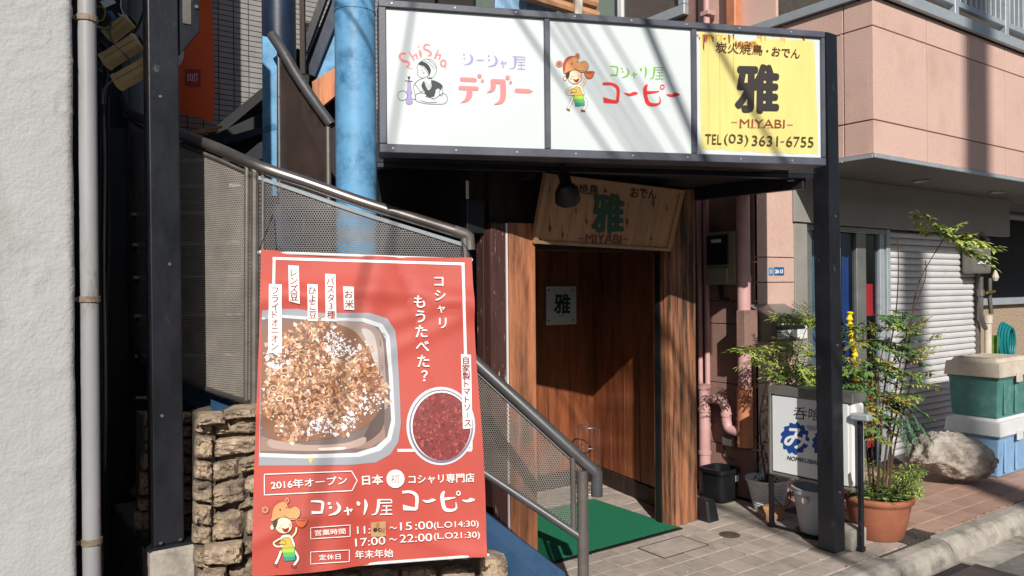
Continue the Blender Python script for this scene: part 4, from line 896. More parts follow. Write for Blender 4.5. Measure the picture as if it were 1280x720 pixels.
S.stroke([(588, 178), (590, 192)], 15, PUR, sm=0); S.stroke([(590, 212), (594, 224)], 14, PUR, sm=0); S.stroke([(634, 180), (656, 215), (640, 255), (590, 271)], [5, 20, 18, 4], PUR)
S.stroke([(690, 231), (720, 232), (756, 230)], [6, 13, 5], PUR); S.stroke([(790, 190), (792, 204)], 14, PUR, sm=0); S.stroke([(792, 224), (796, 238)], 14, PUR, sm=0); S.stroke([(836, 194), (857, 230), (840, 270), (785, 283)], [5, 20, 18, 4], PUR)
S.stroke([(885, 260), (938, 248)], 8, PUR, sm=0); S.stroke([(938, 248), (922, 270)], 6, PUR, sm=0); S.stroke([(902, 235), (912, 295)], 10, PUR, sm=0)
S.stroke([(985, 200), (1085, 206)], 7, PUR, sm=0); S.stroke([(1085, 206), (1092, 226), (1020, 224)], 7, PUR, sm=0); S.stroke([(1010, 203), (1010, 245), (998, 292), (962, 300)], [22, 22, 10, 4], PUR)
for y in (246, 270, 302): S.stroke([(1030, y), (1088, y + 1)], 6, PUR, sm=0)
S.stroke([(1058, 248), (1058, 300)], 7, PUR, sm=0)
for a, b in (((572, 387), (678, 393)), ((560, 457), (693, 462)), ((1020, 479), (1118, 483))): S.stroke([a, b], 34, SAL, sm=0, rnd_=True)
S.poly([(1118, 466), (1155, 486), (1118, 500)], SAL)
S.stroke([(634, 470), (632, 515), (608, 555), (562, 580)], [46, 48, 30, 2], SAL); S.disc(716, 360, 18, 18, SAL); S.disc(740, 399, 12, 13, SAL)
S.poly([(805, 400), (815, 384), (920, 388), (932, 402), (930, 425), (805, 420)], SAL, smooth=0); S.stroke([(828, 415), (828, 450), (812, 478), (776, 495)], [42, 42, 26, 2], SAL); S.stroke([(907, 415), (909, 520), (890, 568), (836, 592)], [48, 48, 34, 2], SAL); S.disc(946, 373, 18, 18, SAL); S.disc(971, 411, 12, 13, SAL)
S.build("lettering", PL[0])
S = Sheet(SF, (490, 40, 6.547, 6.545), h0=.0036, step=.00008)      # seated figure with a water pipe
ol = lambda pts, w=3.2, c=BK: S.stroke(pts, w, c)
S.outline([(232, 268), (255, 228), (300, 222), (345, 245), (366, 300), (350, 355), (318, 380), (300, 350), (270, 300)], 3.2, BK)
ol([(262, 232), (310, 262), (345, 300)]); ol([(290, 224), (340, 262), (362, 300)])
S.poly([(213, 264), (235, 240), (262, 244), (300, 272), (318, 315), (305, 352), (292, 318), (265, 284), (240, 272)], BK, smooth=3)
ol([(213, 264), (203, 294), (213, 318), (206, 342), (230, 372), (262, 374), (300, 355)]); S.disc(258, 333, 9, 9, (246, 160, 160)); S.disc(247, 312, 4, 4, BK)
S.poly([(282, 360), (300, 375), (335, 372), (325, 384), (295, 382)], BK)
S.poly([(262, 398), (240, 440), (262, 480), (285, 525), (345, 528), (358, 472), (385, 462), (396, 478), (414, 438), (368, 405), (318, 394), (326, 440), (300, 478), (275, 440)], (56, 62, 64), smooth=2)
for d_ in (0, 12, 24): ol([(275 + d_ * .3, 410), (285, 445 - d_), (300, 460 - d_), (318, 440 - d_), (320, 400)], 2.4, (190, 190, 190))
ol([(262, 375), (222, 392), (190, 418), (205, 450), (238, 490), (262, 462), (240, 430)]); ol([(392, 476), (386, 512), (412, 517), (416, 445)])
S.outline([(190, 545), (200, 508), (262, 500), (330, 545), (360, 540), (420, 500), (456, 545), (430, 585), (360, 590), (275, 586), (210, 568)], 3.2, BK); ol([(235, 560), (300, 578), (370, 572)]); ol([(272, 525), (340, 545)]); S.ring(86, 520, 40, 40, 3, BK)
S.poly([(130, 410), (150, 410), (157, 470), (164, 500), (154, 520), (167, 555), (160, 587), (120, 587), (115, 555), (130, 520), (118, 500), (126, 470)], PUR, smooth=3); S.outline([(130, 410), (150, 410), (157, 470), (164, 500), (154, 520), (167, 555), (160, 587), (120, 587), (115, 555), (130, 520), (118, 500), (126, 470)], 2, BK)
S.poly([(125, 364), (152, 364), (143, 384), (134, 384)], BK); S.stroke([(108, 398), (169, 403)], 5, BK, sm=0); S.stroke([(138, 384), (139, 410)], 7, BK, sm=0); ol([(205, 402), (176, 440), (186, 500), (195, 548), (170, 548)], 3)
S.build("seated_drawing", PL[0])
S = Sheet(SF, (690, 50, 7.2, 7.2), h0=.0036, step=.00008); S.sc = 1
k_kosh(S, lambda x, y: (x, y), (122, 184, 60)); k_pi(S, lambda x, y: (x, y), (228, 44, 44)); S.build("lettering", PL[1])
S = Sheet(SF, (690, 50, 7.2, 7.2), h0=.0036, step=.00006); S.sc = 1
cook_logo(S, lambda x, y: (x, y)); S.build("cook_drawing", PL[1])
tC = (860, 30, 4.233, 4.235)
S = Sheet(SF, tC, h0=.0036, step=.0001)
yel = [(62, 40), (80, 36), (100, 52), (120, 40), (150, 50), (175, 48), (200, 56), (240, 58), (250, 72), (262, 88), (280, 84), (300, 97), (322, 90), (350, 84), (372, 70), (440, 76), (500, 80), (600, 84), (668, 90), (676, 300), (684, 500), (688, 690), (640, 684), (560, 690), (470, 680), (400, 684), (320, 672), (250, 676), (180, 664), (120, 668), (68, 658), (64, 400), (66, 200)]
S.poly(yel, mYELL); S.build("yellow_sheet", PL[2])
S = Sheet(SF, tC, h0=.0040, step=.000012); r3 = random.Random(5)
for k in range(130):
    x = r3.choice([r3.gauss(312, 36), r3.gauss(310, 26), r3.gauss(320, 40), r3.gauss(95, 16)]) if k < 100 else r3.uniform(80, 660); y = 55 + (38 if 250 < x < 370 else 0) + abs(r3.gauss(0, 10)); hgt = abs(r3.gauss(0, 30 if x < 200 else 20)) + 5; ww_ = r3.uniform(1.5, 8)
    S.poly([(x - ww_, y), (x + ww_, y - 3), (x + ww_ * .4, y + hgt), (x - ww_ * .5, y + hgt * .8)], r3.choice([(214, 160, 62), (196, 120, 44), (110, 50, 28), (222, 178, 80), (150, 84, 40)]))
for (x, y0_, y1_) in ((105, 70, 300), (168, 60, 660), (240, 90, 300), (110, 300, 640)): S.stroke([(x, y0_), (x + 2, y1_)], 1.3, (196, 168, 80), sm=0)
S.build("rust_flake", PL[2])["kind"] = "stuff"
S = Sheet(SF, tC, h0=.0066, step=.0001)
BR_ = (92, 48, 30)
S.text('炭火焼鳥', (146, 150), (393, 166), 56, BR_, .012); S.disc(420, 143, 6, 6, BR_); S.text('おでん', (442, 168), (590, 182), 48, BR_, .018)
S.text('雅', (256, 462), (472, 466), 244, (50, 44, 44), .04)
S.text('MIYABI', (274, 546), (512, 550), 44, (150, 70, 50), -.004); S.stroke([(228, 519), (262, 520)], 3, (150, 70, 50), sm=0); S.stroke([(524, 533), (556, 534)], 3, (150, 70, 50), sm=0)
for x in (274, 330, 349, 371, 388, 425, 446, 462, 500): S.stroke([(x - 4, 547), (x + 12, 547.5)], 2.4, (150, 70, 50), sm=0)
S.text('TEL', (90, 634), (178, 637), 52, (78, 64, 40), -.006); S.text('(03)', (190, 642), (318, 648), 62, (78, 64, 40), -.008); S.text('3631', (338, 643), (476, 647), 54, (78, 64, 40), -.006); S.text('6755', (520, 648), (664, 652), 54, (78, 64, 40), -.006); S.stroke([(490, 622), (510, 622)], 4, (78, 64, 40), sm=0)
S.build("lettering", PL[2])

cn = thing("canopy", "black entrance canopy with beams carried by the slim black post beside the sign", "canopy", (3, 3.3, 2.1))
A1, A2 = Vector((1.70, 3.60, 0)), Vector((4.02, 2.64, 0))
zz = lambda p, z: Vector((p.x, p.y, z))
roof = [zz(A1, 2.2), zz(A2, 2.2), Vector((4.30, 2.95, 2.2)), Vector((4.50, 3.3, 2.2)), Vector((4.50, 3.94, 2.2)), Vector((1.86, 3.94, 2.2))]  # unseen right corner stretched out to shade the meter wall
build("roof_slab", MB().prism(roof, (0, 0, .1)), mDARK, cn)
FF = Frame(zz(A1, 0), (A2 - A1).normalized()); L_ = (A2 - A1).length
build("front_beam", MB().fbox(FF, 0, L_, 2.172, 2.199, -.06, -.0), mBLACK, cn, bev=.003)
sb = Frame((A2.x, A2.y, 0), (Vector((3.93, 3.46, 0)) - zz(A2, 0)))
build('sign_bracket', MB().fbox(SF, .2, 2.2, 2.2, 2.28, -.42, -.222), mDARK, cn)
build("side_beam", MB().fbox(sb, .045, 0.80, 2.115, 2.199, -.04, .0), mBLACK, cn, bev=.003)
build("white_strip", MB().fbox(sb, .1, .14, 2.165, 2.172, -.042, -.041), mWHITEP, cn)
for k in range(1, 4): build("rafter", MB().box((1.95 + k * .5, 3.3, 2.14), (1.99 + k * .5, 3.9, 2.199)), mDARK, cn)
pb0, pt0 = onz(1044, 692), at(1033, 42, 4.50); h = .053
pp = thing("canopy_post", "slim leaning black post standing on the pavement at the sign's corner", "post", pb0)
top = Vector((pt0.x + .02, pt0.y + .03, pt0.z))
pbv = Vector((pb0.x + .03, pb0.y + .04, 0))
build("shaft", MB().hexa([pbv + Vector((sx * h, sy * h, -.008)) for sx, sy in ((-1, -1), (1, -1), (1, 1), (-1, 1))] + [top + Vector((sx * h, sy * h, 0)) for sx, sy in ((-1, -1), (1, -1), (1, 1), (-1, 1))]), mBLACK, pp, bev=.006, bseg=2)
build("foot_mortar", MB().box((pbv.x - .09, pbv.y - .08, -.004), (pbv.x + .08, pbv.y + .09, .006)), mCONCD, pp, bev=.003)
bb = thing("roof_clutter", "blue plastic basket and beige rolled blind lying on top of the sign box", "basket", SF.p(su(650), 2.88, -.2))
u_a, u_b = su(628), su(700)
BFm = Frame(SF.p(u_a, 2.885, -.18), SF.U * 1 + Vector((0, 0, -.04)))
build("basket_side", MB().fbox(BFm, 0, .32, .0, .14, -.02, 0), perforated("blue_basket_mesh", (120, 160, 190), pitch=.02, hole=.36, metal=0), bb)
for k in range(9): build("basket_rib", MB().fbox(BFm, k * .038, k * .038 + .012, 0, .15, .001, .006), mLBLUE, bb)
build("rolled_blind", MB().tube([BFm.p(.12, .12, .05), BFm.p(.52, .05, .05)], .028, 10), mWOODF, bb, smooth=True)
build("rolled_blind", MB().tube([BFm.p(.14, .18, .03), BFm.p(.52, .12, .03)], .03, 10), mWOODF, bb, smooth=True)
build("white_clip", MB().fbox(BFm, .39, .43, -.02, .16, .04, .09), mLIDB, bb, bev=.006)

# ============================================================ timber entrance
en = thing("timber_entrance", "recessed timber shop entrance with cedar planks and weathered posts under the canopy", "entrance", (3.1, 3.6, 0))
def planks(F, u0, u1, v0, v1, n, m, w_=.1, th=.018, name="plank", par=None, gap=.003, jit=.003):
    c = max(1, round((u1 - u0) / w_)); w2 = (u1 - u0) / c; out = []
    for i in range(c):
        j = rnd.uniform(-jit, jit)
        out.append(build(name, MB().fbox(F, u0 + i * w2 + gap / 2, u0 + (i + 1) * w2 - gap / 2, v0, v1, n + j, n + th + j), m, par or en, bev=.0025))
    return out
f0 = FY(3.52)
planks(f0, 2.20, 3.66, 1.80, 2.199, 0, mWOODD, .1)
planks(f0, 3.66, 3.90, 1.80, 2.199, 0, mWOODD, .1)
build("black_wall", MB().box((1.86, 3.9, -.01), (2.24, 3.94, 2.198)), mDARK, en)
planks(Frame((2.20, 3.9, 0), (0, -1, 0)), 0, .36, 0, 2.19, 0, mDARK, .12)
build("dark_box", MB().box((2.13, 3.42, 1.84), (2.24, 3.5, 2.02)), mRUBBER, en, bev=.004)
# left jamb
planks(FX(2.245), -3.505, -3.36, 0, 1.86, -.01, mWOODM, .09)
build("jamb_post", MB().box((2.268, 3.40, 0), (2.36, 3.5, 1.90)), mWOODM, en, bev=.004)
build("white_strip", MB().box((2.363, 3.40, 0), (2.372, 3.41, 1.9)), mWHITEP, en)
build("jamb_plank", MB().box((2.378, 3.395, 0), (2.555, 3.47, 1.905)), mWOODP, en, bev=.003)  # cut at the shade line; the dark boards above stand in for shade
build("jamb_back", MB().box((2.30, 3.47, 0), (2.52, 3.54, 2.19)), mWOODD, en)
# recess: left wall, back wall, splayed right wall, ceiling
build("side_wall", MB().box((2.50, 3.545, 0), (2.545, 4.70, 2.0)), mDARK, en)
planks(FY(4.70), 2.56, 4.14, 0, 2.0, 0, mWOODO, .1)
RW = Frame((4.11, 4.69, 0), (3.90 - 4.11, 3.56 - 4.69, 0))
planks(RW, 0.0, 1.15, .13, 2.0, 0, mWOODO, .094)
build("skirting_board", MB().fbox(RW, .0, 1.13, .0, .125, .0, .03), mWOODD, en, bev=.004)
build("skirting_board", MB().box((2.56, 4.655, 0), (4.07, 4.68, .12)), mWOODD, en, bev=.004)
build("recess_ceiling", MB().prism([Vector(p) for p in ((2.3, 3.6, 1.985), (3.95, 3.6, 1.985), (4.18, 4.75, 1.985), (2.5, 4.75, 1.985))], (0, 0, .03)), mDARK, en)
build("door_head", MB().box((2.56, 3.52, 1.77), (3.665, 3.60, 1.80)), mRUBBER, en, bev=.002)
build("door_track", MB().box((2.56, 3.60, 1.80), (3.66, 3.64, 1.985)), mRUBBER, en)
build("door_edge", MB().box((2.556, 3.475, 0), (2.576, 3.515, 1.77)), mRUBBER, en)
hq = ony(655.5, 497, 3.47)
hd = build("door_handle", MB().lathe([(.004, 0), (.011, .004), (.012, .02), (.006, .035), (.001, .038)], (hq.x - .0, 3.462, hq.z), 12), mGOLD, en, smooth=True)
# right post: weathered boards
pr = thing("timber_post", "thick weathered timber post at the right side of the entrance", "post", (3.79, 3.55, 0))
for i, (a, b) in enumerate(((3.672, 3.755), (3.757, 3.84), (3.842, 3.925))):
    build("post_board", MB().box((a, 3.45 + .003 * i, .0), (b, 3.50, 2.19)), mWOODW, pr, bev=.003)
build("post_side", MB().box((3.675, 3.502, 0), (3.70, 3.60, 2.19)), mWOODW, pr, bev=.003)
build("post_core", MB().box((3.702, 3.502, 0), (3.925, 3.60, 2.19)), mWOODD, pr)
build("dark_edge", MB().box((3.660, 3.53, 0), (3.673, 3.57, 1.77)), mRUBBER, pr)
m = MB(); q = onz(875, 653)
build("foot_block", MB().hexa([(3.93, 3.36, -.004), (4.04, 3.36, -.004), (4.04, 3.50, -.004), (3.93, 3.50, -.004), (3.93, 3.38, .14), (4.02, 3.38, .14), (4.02, 3.50, .14), (3.93, 3.50, .14)]), mRUBBER, pr, bev=.012)
build("end_wall", MB().prism([Vector(p) for p in ((3.93, 3.73, 0), (3.97, 3.73, 0), (4.19, 4.9, 0), (4.15, 4.9, 0))], (0, 0, 2.25)), mDARK, en)
build("end_board", MB().box((3.928, 3.50, 0), (3.96, 3.729, 2.19)), mWOODD, en)
# leaning board sign above the door
c00, c10, c01 = ony(664, 303, 3.40), ony(835, 313, 3.40), ony(680, 215, 3.27)
HB = Frame(c00, c10 - c00, c01 - c00)
hb = thing("wooden_signboard", "leaning wooden signboard with green character mounted above the dark doorway", "signboard", c00)
W1 = HB.uv(835, 313)[0]; q0, q1 = HB.uv(680, 215), HB.uv(852, 232)
sk = q0[0]; Hh = q0[1]
def hbp(a, b, n): return HB.p(sk * b + a * W1, b * Hh, n)
for i in range(10):
    a, b = .03 + .94 * i / 10, .03 + .94 * (i + 1) / 10; n1 = .012 + rnd.uniform(-.0008, .0008)
    build("plank", MB().hexa([hbp(a + .001, .05, 0), hbp(b - .001, .05, 0), hbp(b - .001, .05, n1), hbp(a + .001, .05, n1), hbp(a + .001, .95, 0), hbp(b - .001, .95, 0), hbp(b - .001, .95, n1), hbp(a + .001, .95, n1)]), mWOODL, hb)
for (a0, a1, b0, b1) in ((0, 1, 0, .05), (0, 1, .95, 1), (0, .03, .05, .95), (.97, 1, .05, .95)):
    build("frame_strip", MB().hexa([hbp(a0, b0, -.01), hbp(a1, b0, -.01), hbp(a1, b0, .026), hbp(a0, b0, .026), hbp(a0, b1, -.01), hbp(a1, b1, -.01), hbp(a1, b1, .026), hbp(a0, b1, .026)]), mWOODL, hb, bev=.002)
S = Sheet(HB, (560, 180, 3, 3), h0=.0142, step=.0002)
DG = (20, 70, 58)
S.text('炭火焼鳥', (412, 178), (562, 194), 38, (44, 30, 24), .014); S.disc(590, 176, 5, 7, (44, 30, 24)); S.text('おでん', (685, 200), (780, 208), 38, (44, 30, 24), .016)
S.text('雅', (541, 330), (655, 334), 142, DG, .03)
S.text('MIYABI', (517, 370), (651, 374), 32, (104, 44, 44), .012); S.stroke([(490, 354), (512, 355)], 3, (104, 44, 44), sm=0); S.stroke([(655, 358), (677, 359)], 3, (104, 44, 44), sm=0)
S.build("lettering", hb)
S = Sheet(HB, (560, 180, 3, 3), h0=.0135, step=.00005)
for x, y, a, b in ((382, 316, 6, 15), (430, 340, 4, 12), (520, 290, 4, 11), (672, 292, 6, 14), (770, 222, 6, 12), (345, 356, 4, 4), (762, 356, 4, 6), (820, 240, 3, 7), (382, 172, 3, 5), (480, 250, 3, 8), (724, 172, 3, 6), (610, 345, 4, 6)):
    S.disc(x, y, a, b, (84, 52, 34)); S.disc(x, y + 1, a * .5, b * .6, (52, 32, 24)); S.stroke([(x - a * .4, y - b * 3), (x, y), (x + a * .3, y + b * 2)], [1, a * .6, 1], (110, 72, 46))
S.build("wood_knot", hb)
lm = thing("spotlight", "small black spotlight hanging in front of the wooden signboard", "lamp", ony(712, 215, 3.15))
a, b, c_ = ony(704, 214, 3.15), ony(704, 232, 3.15), ony(714, 244, 3.12)
build("stem", MB().tube([zz(a, 2.199), a, b], .016, 10), mRUBBER, lm, smooth=True)
build("arm", MB().tube([a + Vector((0, 0, -.01)), c_ + Vector((-.03, 0, .05))], .03, 12), mRUBBER, lm, smooth=True)
build("shade", MB().tube([c_ + Vector((-.06, -.02, .05)), c_ + Vector((-.03, 0, .02)), c_ + Vector((.0, .03, -.02))], [.03, .062, .068], 20), mRUBBER, lm, smooth=True)
# small plaque on the door
PF = FY(4.675); u0_, v1_ = PF.uv(682, 358); u1_, v0_ = PF.uv(720, 405)
nq = thing("door_plaque", "small pale square plaque with a green character on the dark door", "plaque", PF.p(u0_, v0_))
PLq = build("plate", MB().fbox(PF, u0_, u1_, v0_, v1_, 0, .006), mLIDW, nq, bev=.001)
S = Sheet(PF, (560, 180, 3, 3), h0=.0065); S.text('雅', (398, 634), (456, 637), 72, DG, .03); S.stroke([(412, 644), (440, 645)], 2, (120, 120, 120), sm=0)
for x, y in ((378, 548), (468, 548), (378, 662), (470, 660)): S.disc(x, y, 3.5, 3.5, (90, 90, 90))
S.build("lettering", PLq)
# green mat
mt_ = thing("door_mat", "bright green entrance mat with a black edge lying in the doorway", "mat", (3.1, 3.8, 0))
build("rubber_edge", MB().box((2.58, 3.385, -.0), (3.705, 4.24, .009)), mRUBBER, mt_, bev=.002)
build("pile", MB().grid(lambda a, b: Vector((2.595 + a * 1.095, 3.40 + b * .825, .013 + .002 * noise.noise(Vector((a * 60, b * 50, 0))))), 90, 70), mGREEN, mt_, smooth=True, ang=80, recalc=False)
# wire umbrella stand
ub = onz(737, 617); us_ = thing("umbrella_stand", "round wire umbrella stand in the corner of the entrance recess", "umbrella stand", ub)
rw = .083; zt = at(738, 533, (ub - CAM).dot(CD)).z
wr = MB()
ringp = lambda r, z, n=24: [Vector((ub.x + r * math.cos(6.2832 * k / n), ub.y + r * math.sin(6.2832 * k / n), z)) for k in range(n)]
for z in (.012, zt * .38, zt * .7, zt): build("wire_ring", MB().tube(ringp(rw, z), .0045 if z < .02 or z == zt else .003, 6, closed=True), mSTEEL, us_, smooth=True)
for k in range(12):
    a = 6.2832 * k / 12; build("wire_upright", MB().tube([(ub.x + rw * math.cos(a), ub.y + rw * math.sin(a), .01), (ub.x + rw * math.cos(a), ub.y + rw * math.sin(a), zt)], .0018, 5), mSTEEL, us_)

# ============================================================ pink building on the right
pk = thing("pink_building", "pink rendered corner building with a jutting upper floor over the grey shutter", "building", (6.5, 4.5, 0))
GF = 3.52
build("upper_core", MB().box((4.965, 2.83, 2.44), (13, 9, 3.46)), mJOINT, pk)
build("side_wall_core", MB().box((5.09, 3.62, 3.462), (13, 9, 8)), mJOINT, pk)
# street face of the jutting floor, panel by panel
F1 = FY(2.83); xs = [4.932, 5.60, 6.27, 6.94, 7.61, 8.28, 8.95, 9.62, 10.3]
zs = [2.425, 2.74, 3.21, 3.478]
def pvals(F, x, ys): return [F.uv(x, y)[1] for y in ys]
xs = [4.932] + [F1.uv(x, 120)[0] for x in (1152, 1203, 1249.5, 1292, 1332)]
zA = [2.425, F1.uv(1097, 153)[1], F1.uv(1097, 38)[1], 3.478]
for i in range(len(xs) - 1):
    for j in range(3):
        build("wall_panel", MB().fbox(F1, xs[i] + (.0045 if i else 0), xs[i + 1] - .0045, zA[j] + .0045, zA[j + 1] - .0045, 0, .04), mPINK, pk, bev=.0015)
F2 = FX(4.965); ys_ = [-2.828, -3.02, -3.40, -3.80, -4.2]
us2 = [-2.829, F2.uv(1058, 100)[0], -3.5, -3.9, -4.4]
for i in range(4):
    for j in range(3):
        build("wall_panel", MB().fbox(F2, us2[i + 1] + .0045, us2[i] - (.0045 if i else 0), zA[j] + .0045, zA[j + 1] - .0045, 0, .033), mPINK, pk, bev=.0015)
# trims and soffit
build("soffit", MB().box((4.93, 2.79, 2.395), (12.5, 3.60, 2.412)), mSOFFIT, pk)
build("edge_trim", MB().box((4.915, 2.772, 2.396), (12.5, 2.788, 2.424)), mTRIM, pk, bev=.002)
build("edge_trim", MB().box((4.913, 2.79, 2.396), (4.929, 3.9, 2.424)), mTRIM, pk, bev=.002)
build("coping", MB().box((4.90, 2.745, 3.480), (12.5, 2.90, 3.56)), mTRIM, pk, bev=.003)
build("coping", MB().box((4.90, 2.903, 3.480), (5.0, 4.6, 3.545)), mTRIM, pk, bev=.003)
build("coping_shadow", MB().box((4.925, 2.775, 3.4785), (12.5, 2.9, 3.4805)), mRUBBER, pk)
for (x, y) in ((1152, 226), (1246, 240)):
    q = onz(x, y, 2.39); dl = build("downlight", MB().lathe([(.001, -.004), (.05, -.004), (.062, -.010), (.066, -.006), (.066, .004)], (q.x, q.y, 2.391), 24), mALU, pk, smooth=True)
# balcony railing
rlg = thing("balcony_railing", "light grey metal balcony railing with upright bars on top of the pink storey", "railing", (8, 2.82, 3.56))
FRr = FY(2.80)
ub0 = FRr.uv(1130, 10)[0]
build("bottom_rail", MB().box((5.26, 2.785, 3.645), (12, 2.825, 3.69)), mTRIM, rlg, bev=.003)
build("top_rail", MB().box((5.26, 2.78, 4.55), (12, 2.83, 4.6)), mTRIM, rlg, bev=.003)
x = 5.32; k = 0
while x < 9.6:
    if k % 10 == 9: build("rail_post", MB().box((x - .03, 2.78, 3.561), (x + .03, 2.828, 4.549)), mTRIM, rlg, bev=.003)
    else: build("rail_bar", MB().box((x - .011, 2.792, 3.691), (x + .011, 2.818, 4.549)), mTRIM, rlg, bev=.002)
    x += .085; k += 1
# things behind the railing
bx_ = thing("balcony_wall", "pale window wall with brown curtains behind the balcony railing", "wall", (8, 4.4, 3.5))
build("wall_sheet", MB().box((5.6, 4.4, 3.5), (12, 4.5, 6.5)), mWHITEP, bx_)
for i in range(9): build("curtain_strip", MB().box((6.2 + i * .5, 4.36, 3.6), (6.42 + i * .5, 4.39, 5.5)), mat("brown_curtain", (146, 112, 92), rough=.9, amt=.2, sc=3, stretch=(12, 1, 1)), bx_)
# upper side wall: panels, ledge, window, pipes  (faces -X)
F3 = FX(5.09)
for a, b in ((-3.63, -4.00), (-4.006, -4.40)):
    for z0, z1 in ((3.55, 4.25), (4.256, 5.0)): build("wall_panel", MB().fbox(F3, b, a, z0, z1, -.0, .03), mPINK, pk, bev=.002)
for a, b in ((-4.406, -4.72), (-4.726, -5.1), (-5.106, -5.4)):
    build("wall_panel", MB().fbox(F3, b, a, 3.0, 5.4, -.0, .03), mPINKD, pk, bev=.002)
build("pilaster", MB().fbox(F3, F3.uv(919, 10)[0], F3.uv(931, 10)[0], 2.3, 5.2, .031, .12), mPIPEO, pk, bev=.01)
up_ = thing("upper_pipe", "thin pink pipe with a wall bracket above the yellow sign panel", "pipe", onx(883, 10, 5.0))
q = onx(883, 10, 4.98); build("pipe", MB().tube([(q.x, q.y, 2.4), (q.x, q.y, 5.2)], .028, 12), mPIPEP, up_, smooth=True)
q2 = onx(887, 16, 4.98); build("pipe_bracket", MB().box((q.x - .035, q.y - .05, q2.z - .02), (q.x + .06, q.y + .04, q2.z + .02)), mPIPEP, up_, bev=.004)
wn = thing("upper_window", "wide grey-framed window with pale curtains above the shop sign", "window", (5.07, 6, 3.9))
ua, ub_ = F3.uv(596, 5)[0], F3.uv(864, 5)[0]; zb = 3.88
build("frame", MB().fbox(F3, ua, ub_, zb, zb + .09, .031, .09), mTRIM, wn, bev=.004)
build("frame", MB().fbox(F3, ub_ - .07, ub_, zb + .092, 5.3, .031, .088), mTRIM, wn, bev=.004)
um = F3.uv(782, 5)[0]; build("meeting_stile", MB().fbox(F3, um - .03, um + .03, zb + .092, 5.3, .04, .08), mWHITEP, wn, bev=.003)
build("pane", MB().fbox(F3, ua, um - .032, zb + .093, 5.3, .05, .055), mGLASS, wn); build("pane", MB().fbox(F3, um + .032, ub_ - .072, zb + .093, 5.3, .05, .055), mGLASS, wn)
build("curtain", MB().fbox(F3, ua, ub_ - .072, zb + .093, 5.3, .0, .012), mCURT, wn)
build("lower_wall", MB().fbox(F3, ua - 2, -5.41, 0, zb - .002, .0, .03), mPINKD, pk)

# ground floor: side wall with meter and pipes, pilaster
build("ground_core", MB().box((4.60, GF + .0, 0), (5.10, 9, 2.39)), mJOINT, pk)
F4 = FX(4.60)
zj = [0.01, .42, .80, F4.uv(945, 520)[1], 1.36, 1.72, 2.38]
zj = [.01, .375, .83, 1.27, 1.44, 1.72, 2.385]
for i in range(len(zj) - 1):
    for a, b in ((-3.475, -3.95), (-3.956, -4.5), (-4.506, -5.2)):
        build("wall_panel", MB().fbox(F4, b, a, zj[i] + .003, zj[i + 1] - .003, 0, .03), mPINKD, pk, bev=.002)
F5 = FY(GF)
z_a = [F5.uv(965, y)[1] for y in (353, 322)]
zj2 = [.01, .42, .85, 1.27, z_a[0], z_a[1], 2.385]
for i in range(len(zj2) - 1):
    build("wall_panel", MB().fbox(F5, 4.572, F5.uv(986, 340)[0], zj2[i] + .003, zj2[i + 1] - .003, .0, .045), mPINK, pk, bev=.002)
uB, uC = F5.uv(986, 340)[0], F5.uv(1002, 340)[0]
build("beige_post", MB().fbox(F5, uB + .002, uC, .0, 2.02, .0, .052), mBEIGE, pk, bev=.003)
build("lintel", MB().fbox(F5, uB - .02, 8.62, 2.025, 2.394, .0, .07), mBEIGE, pk, bev=.003)
# address plate
ap = thing("address_plate", "small blue house number plate on the pink pilaster above the mailbox", "sign", F5.p(F5.uv(972, 345)[0], F5.uv(972, 345)[1], .046))
cq = lambda x, y: (850 + x * .264, 230 + y * .264)
ua_, va_ = F5.uv(*cq(447, 432), .046); ub2, vb_ = F5.uv(*cq(491, 394), .046)
NPl = build("number_plate", MB().fbox(F5, ua_, ub2, va_, vb_, .046, .049), flat((30, 92, 150)), ap)
ua3, va3 = F5.uv(*cq(420, 432), .046); ub3, vb3 = F5.uv(*cq(442, 396), .046)
build("block_plate", MB().fbox(F5, ua3, ub3, va3, vb3, .046, .049), flat((70, 130, 180)), ap)
Fp = Frame(F5.p(0, 0, .0495), F5.U)
S = Sheet(Fp, (850, 230, 1 / .264, 1 / .264), h0=.0004); S.text('20-13', (451, 423), (487, 422), 17, (240, 244, 250), .05)
for x in (426, 431, 436): S.stroke([(x, 404), (x, 424)], 2.5, (200, 222, 240), sm=0)
S.build("lettering", NPl)
# intercom meter box on the side wall
F6 = Frame((4.568, 0, 0), (0, -1, 0))
mb_ = thing("meter_box", "beige electricity meter box with a dark window on the shaded pink wall", "meter box", onx(900, 350, 4.5))
F6n = lambda x, y: F6.uv(x, y, .12)
a0, b0 = F6n(883, 356); a1, b1 = F6n(918, 288)
mMETER = mat("meter_beige", (142, 134, 116), rough=.55, amt=.12)
build("case", MB().fbox(F6, a0, a1, b0, b1, .0, .12), mMETER, mb_, bev=.012, bseg=2)
build("lower_cover", MB().fbox(F6, a0 + .02, a1 - .05, b0 + .01, b0 + .12, .121, .14), mMETER, mb_, bev=.006)
build("dark_window", MB().fbox(F6, a0 + .012, a1 - .05, b0 + .145, b1 - .025, .121, .132), mRUBBER, mb_, bev=.004)
build("dial", MB().fbox(F6, a0 + .06, a0 + .15, b1 - .08, b1 - .055, .133, .135), mLIDW, mb_)
build("cable_stub", MB().tube([F6.p(a0 + .08, b0, .06), F6.p(a0 + .08, b0 - .1, .05), F6.p(a0 + .12, b0 - .12, .02)], .018, 8), mRUBBER, mb_, smooth=True)
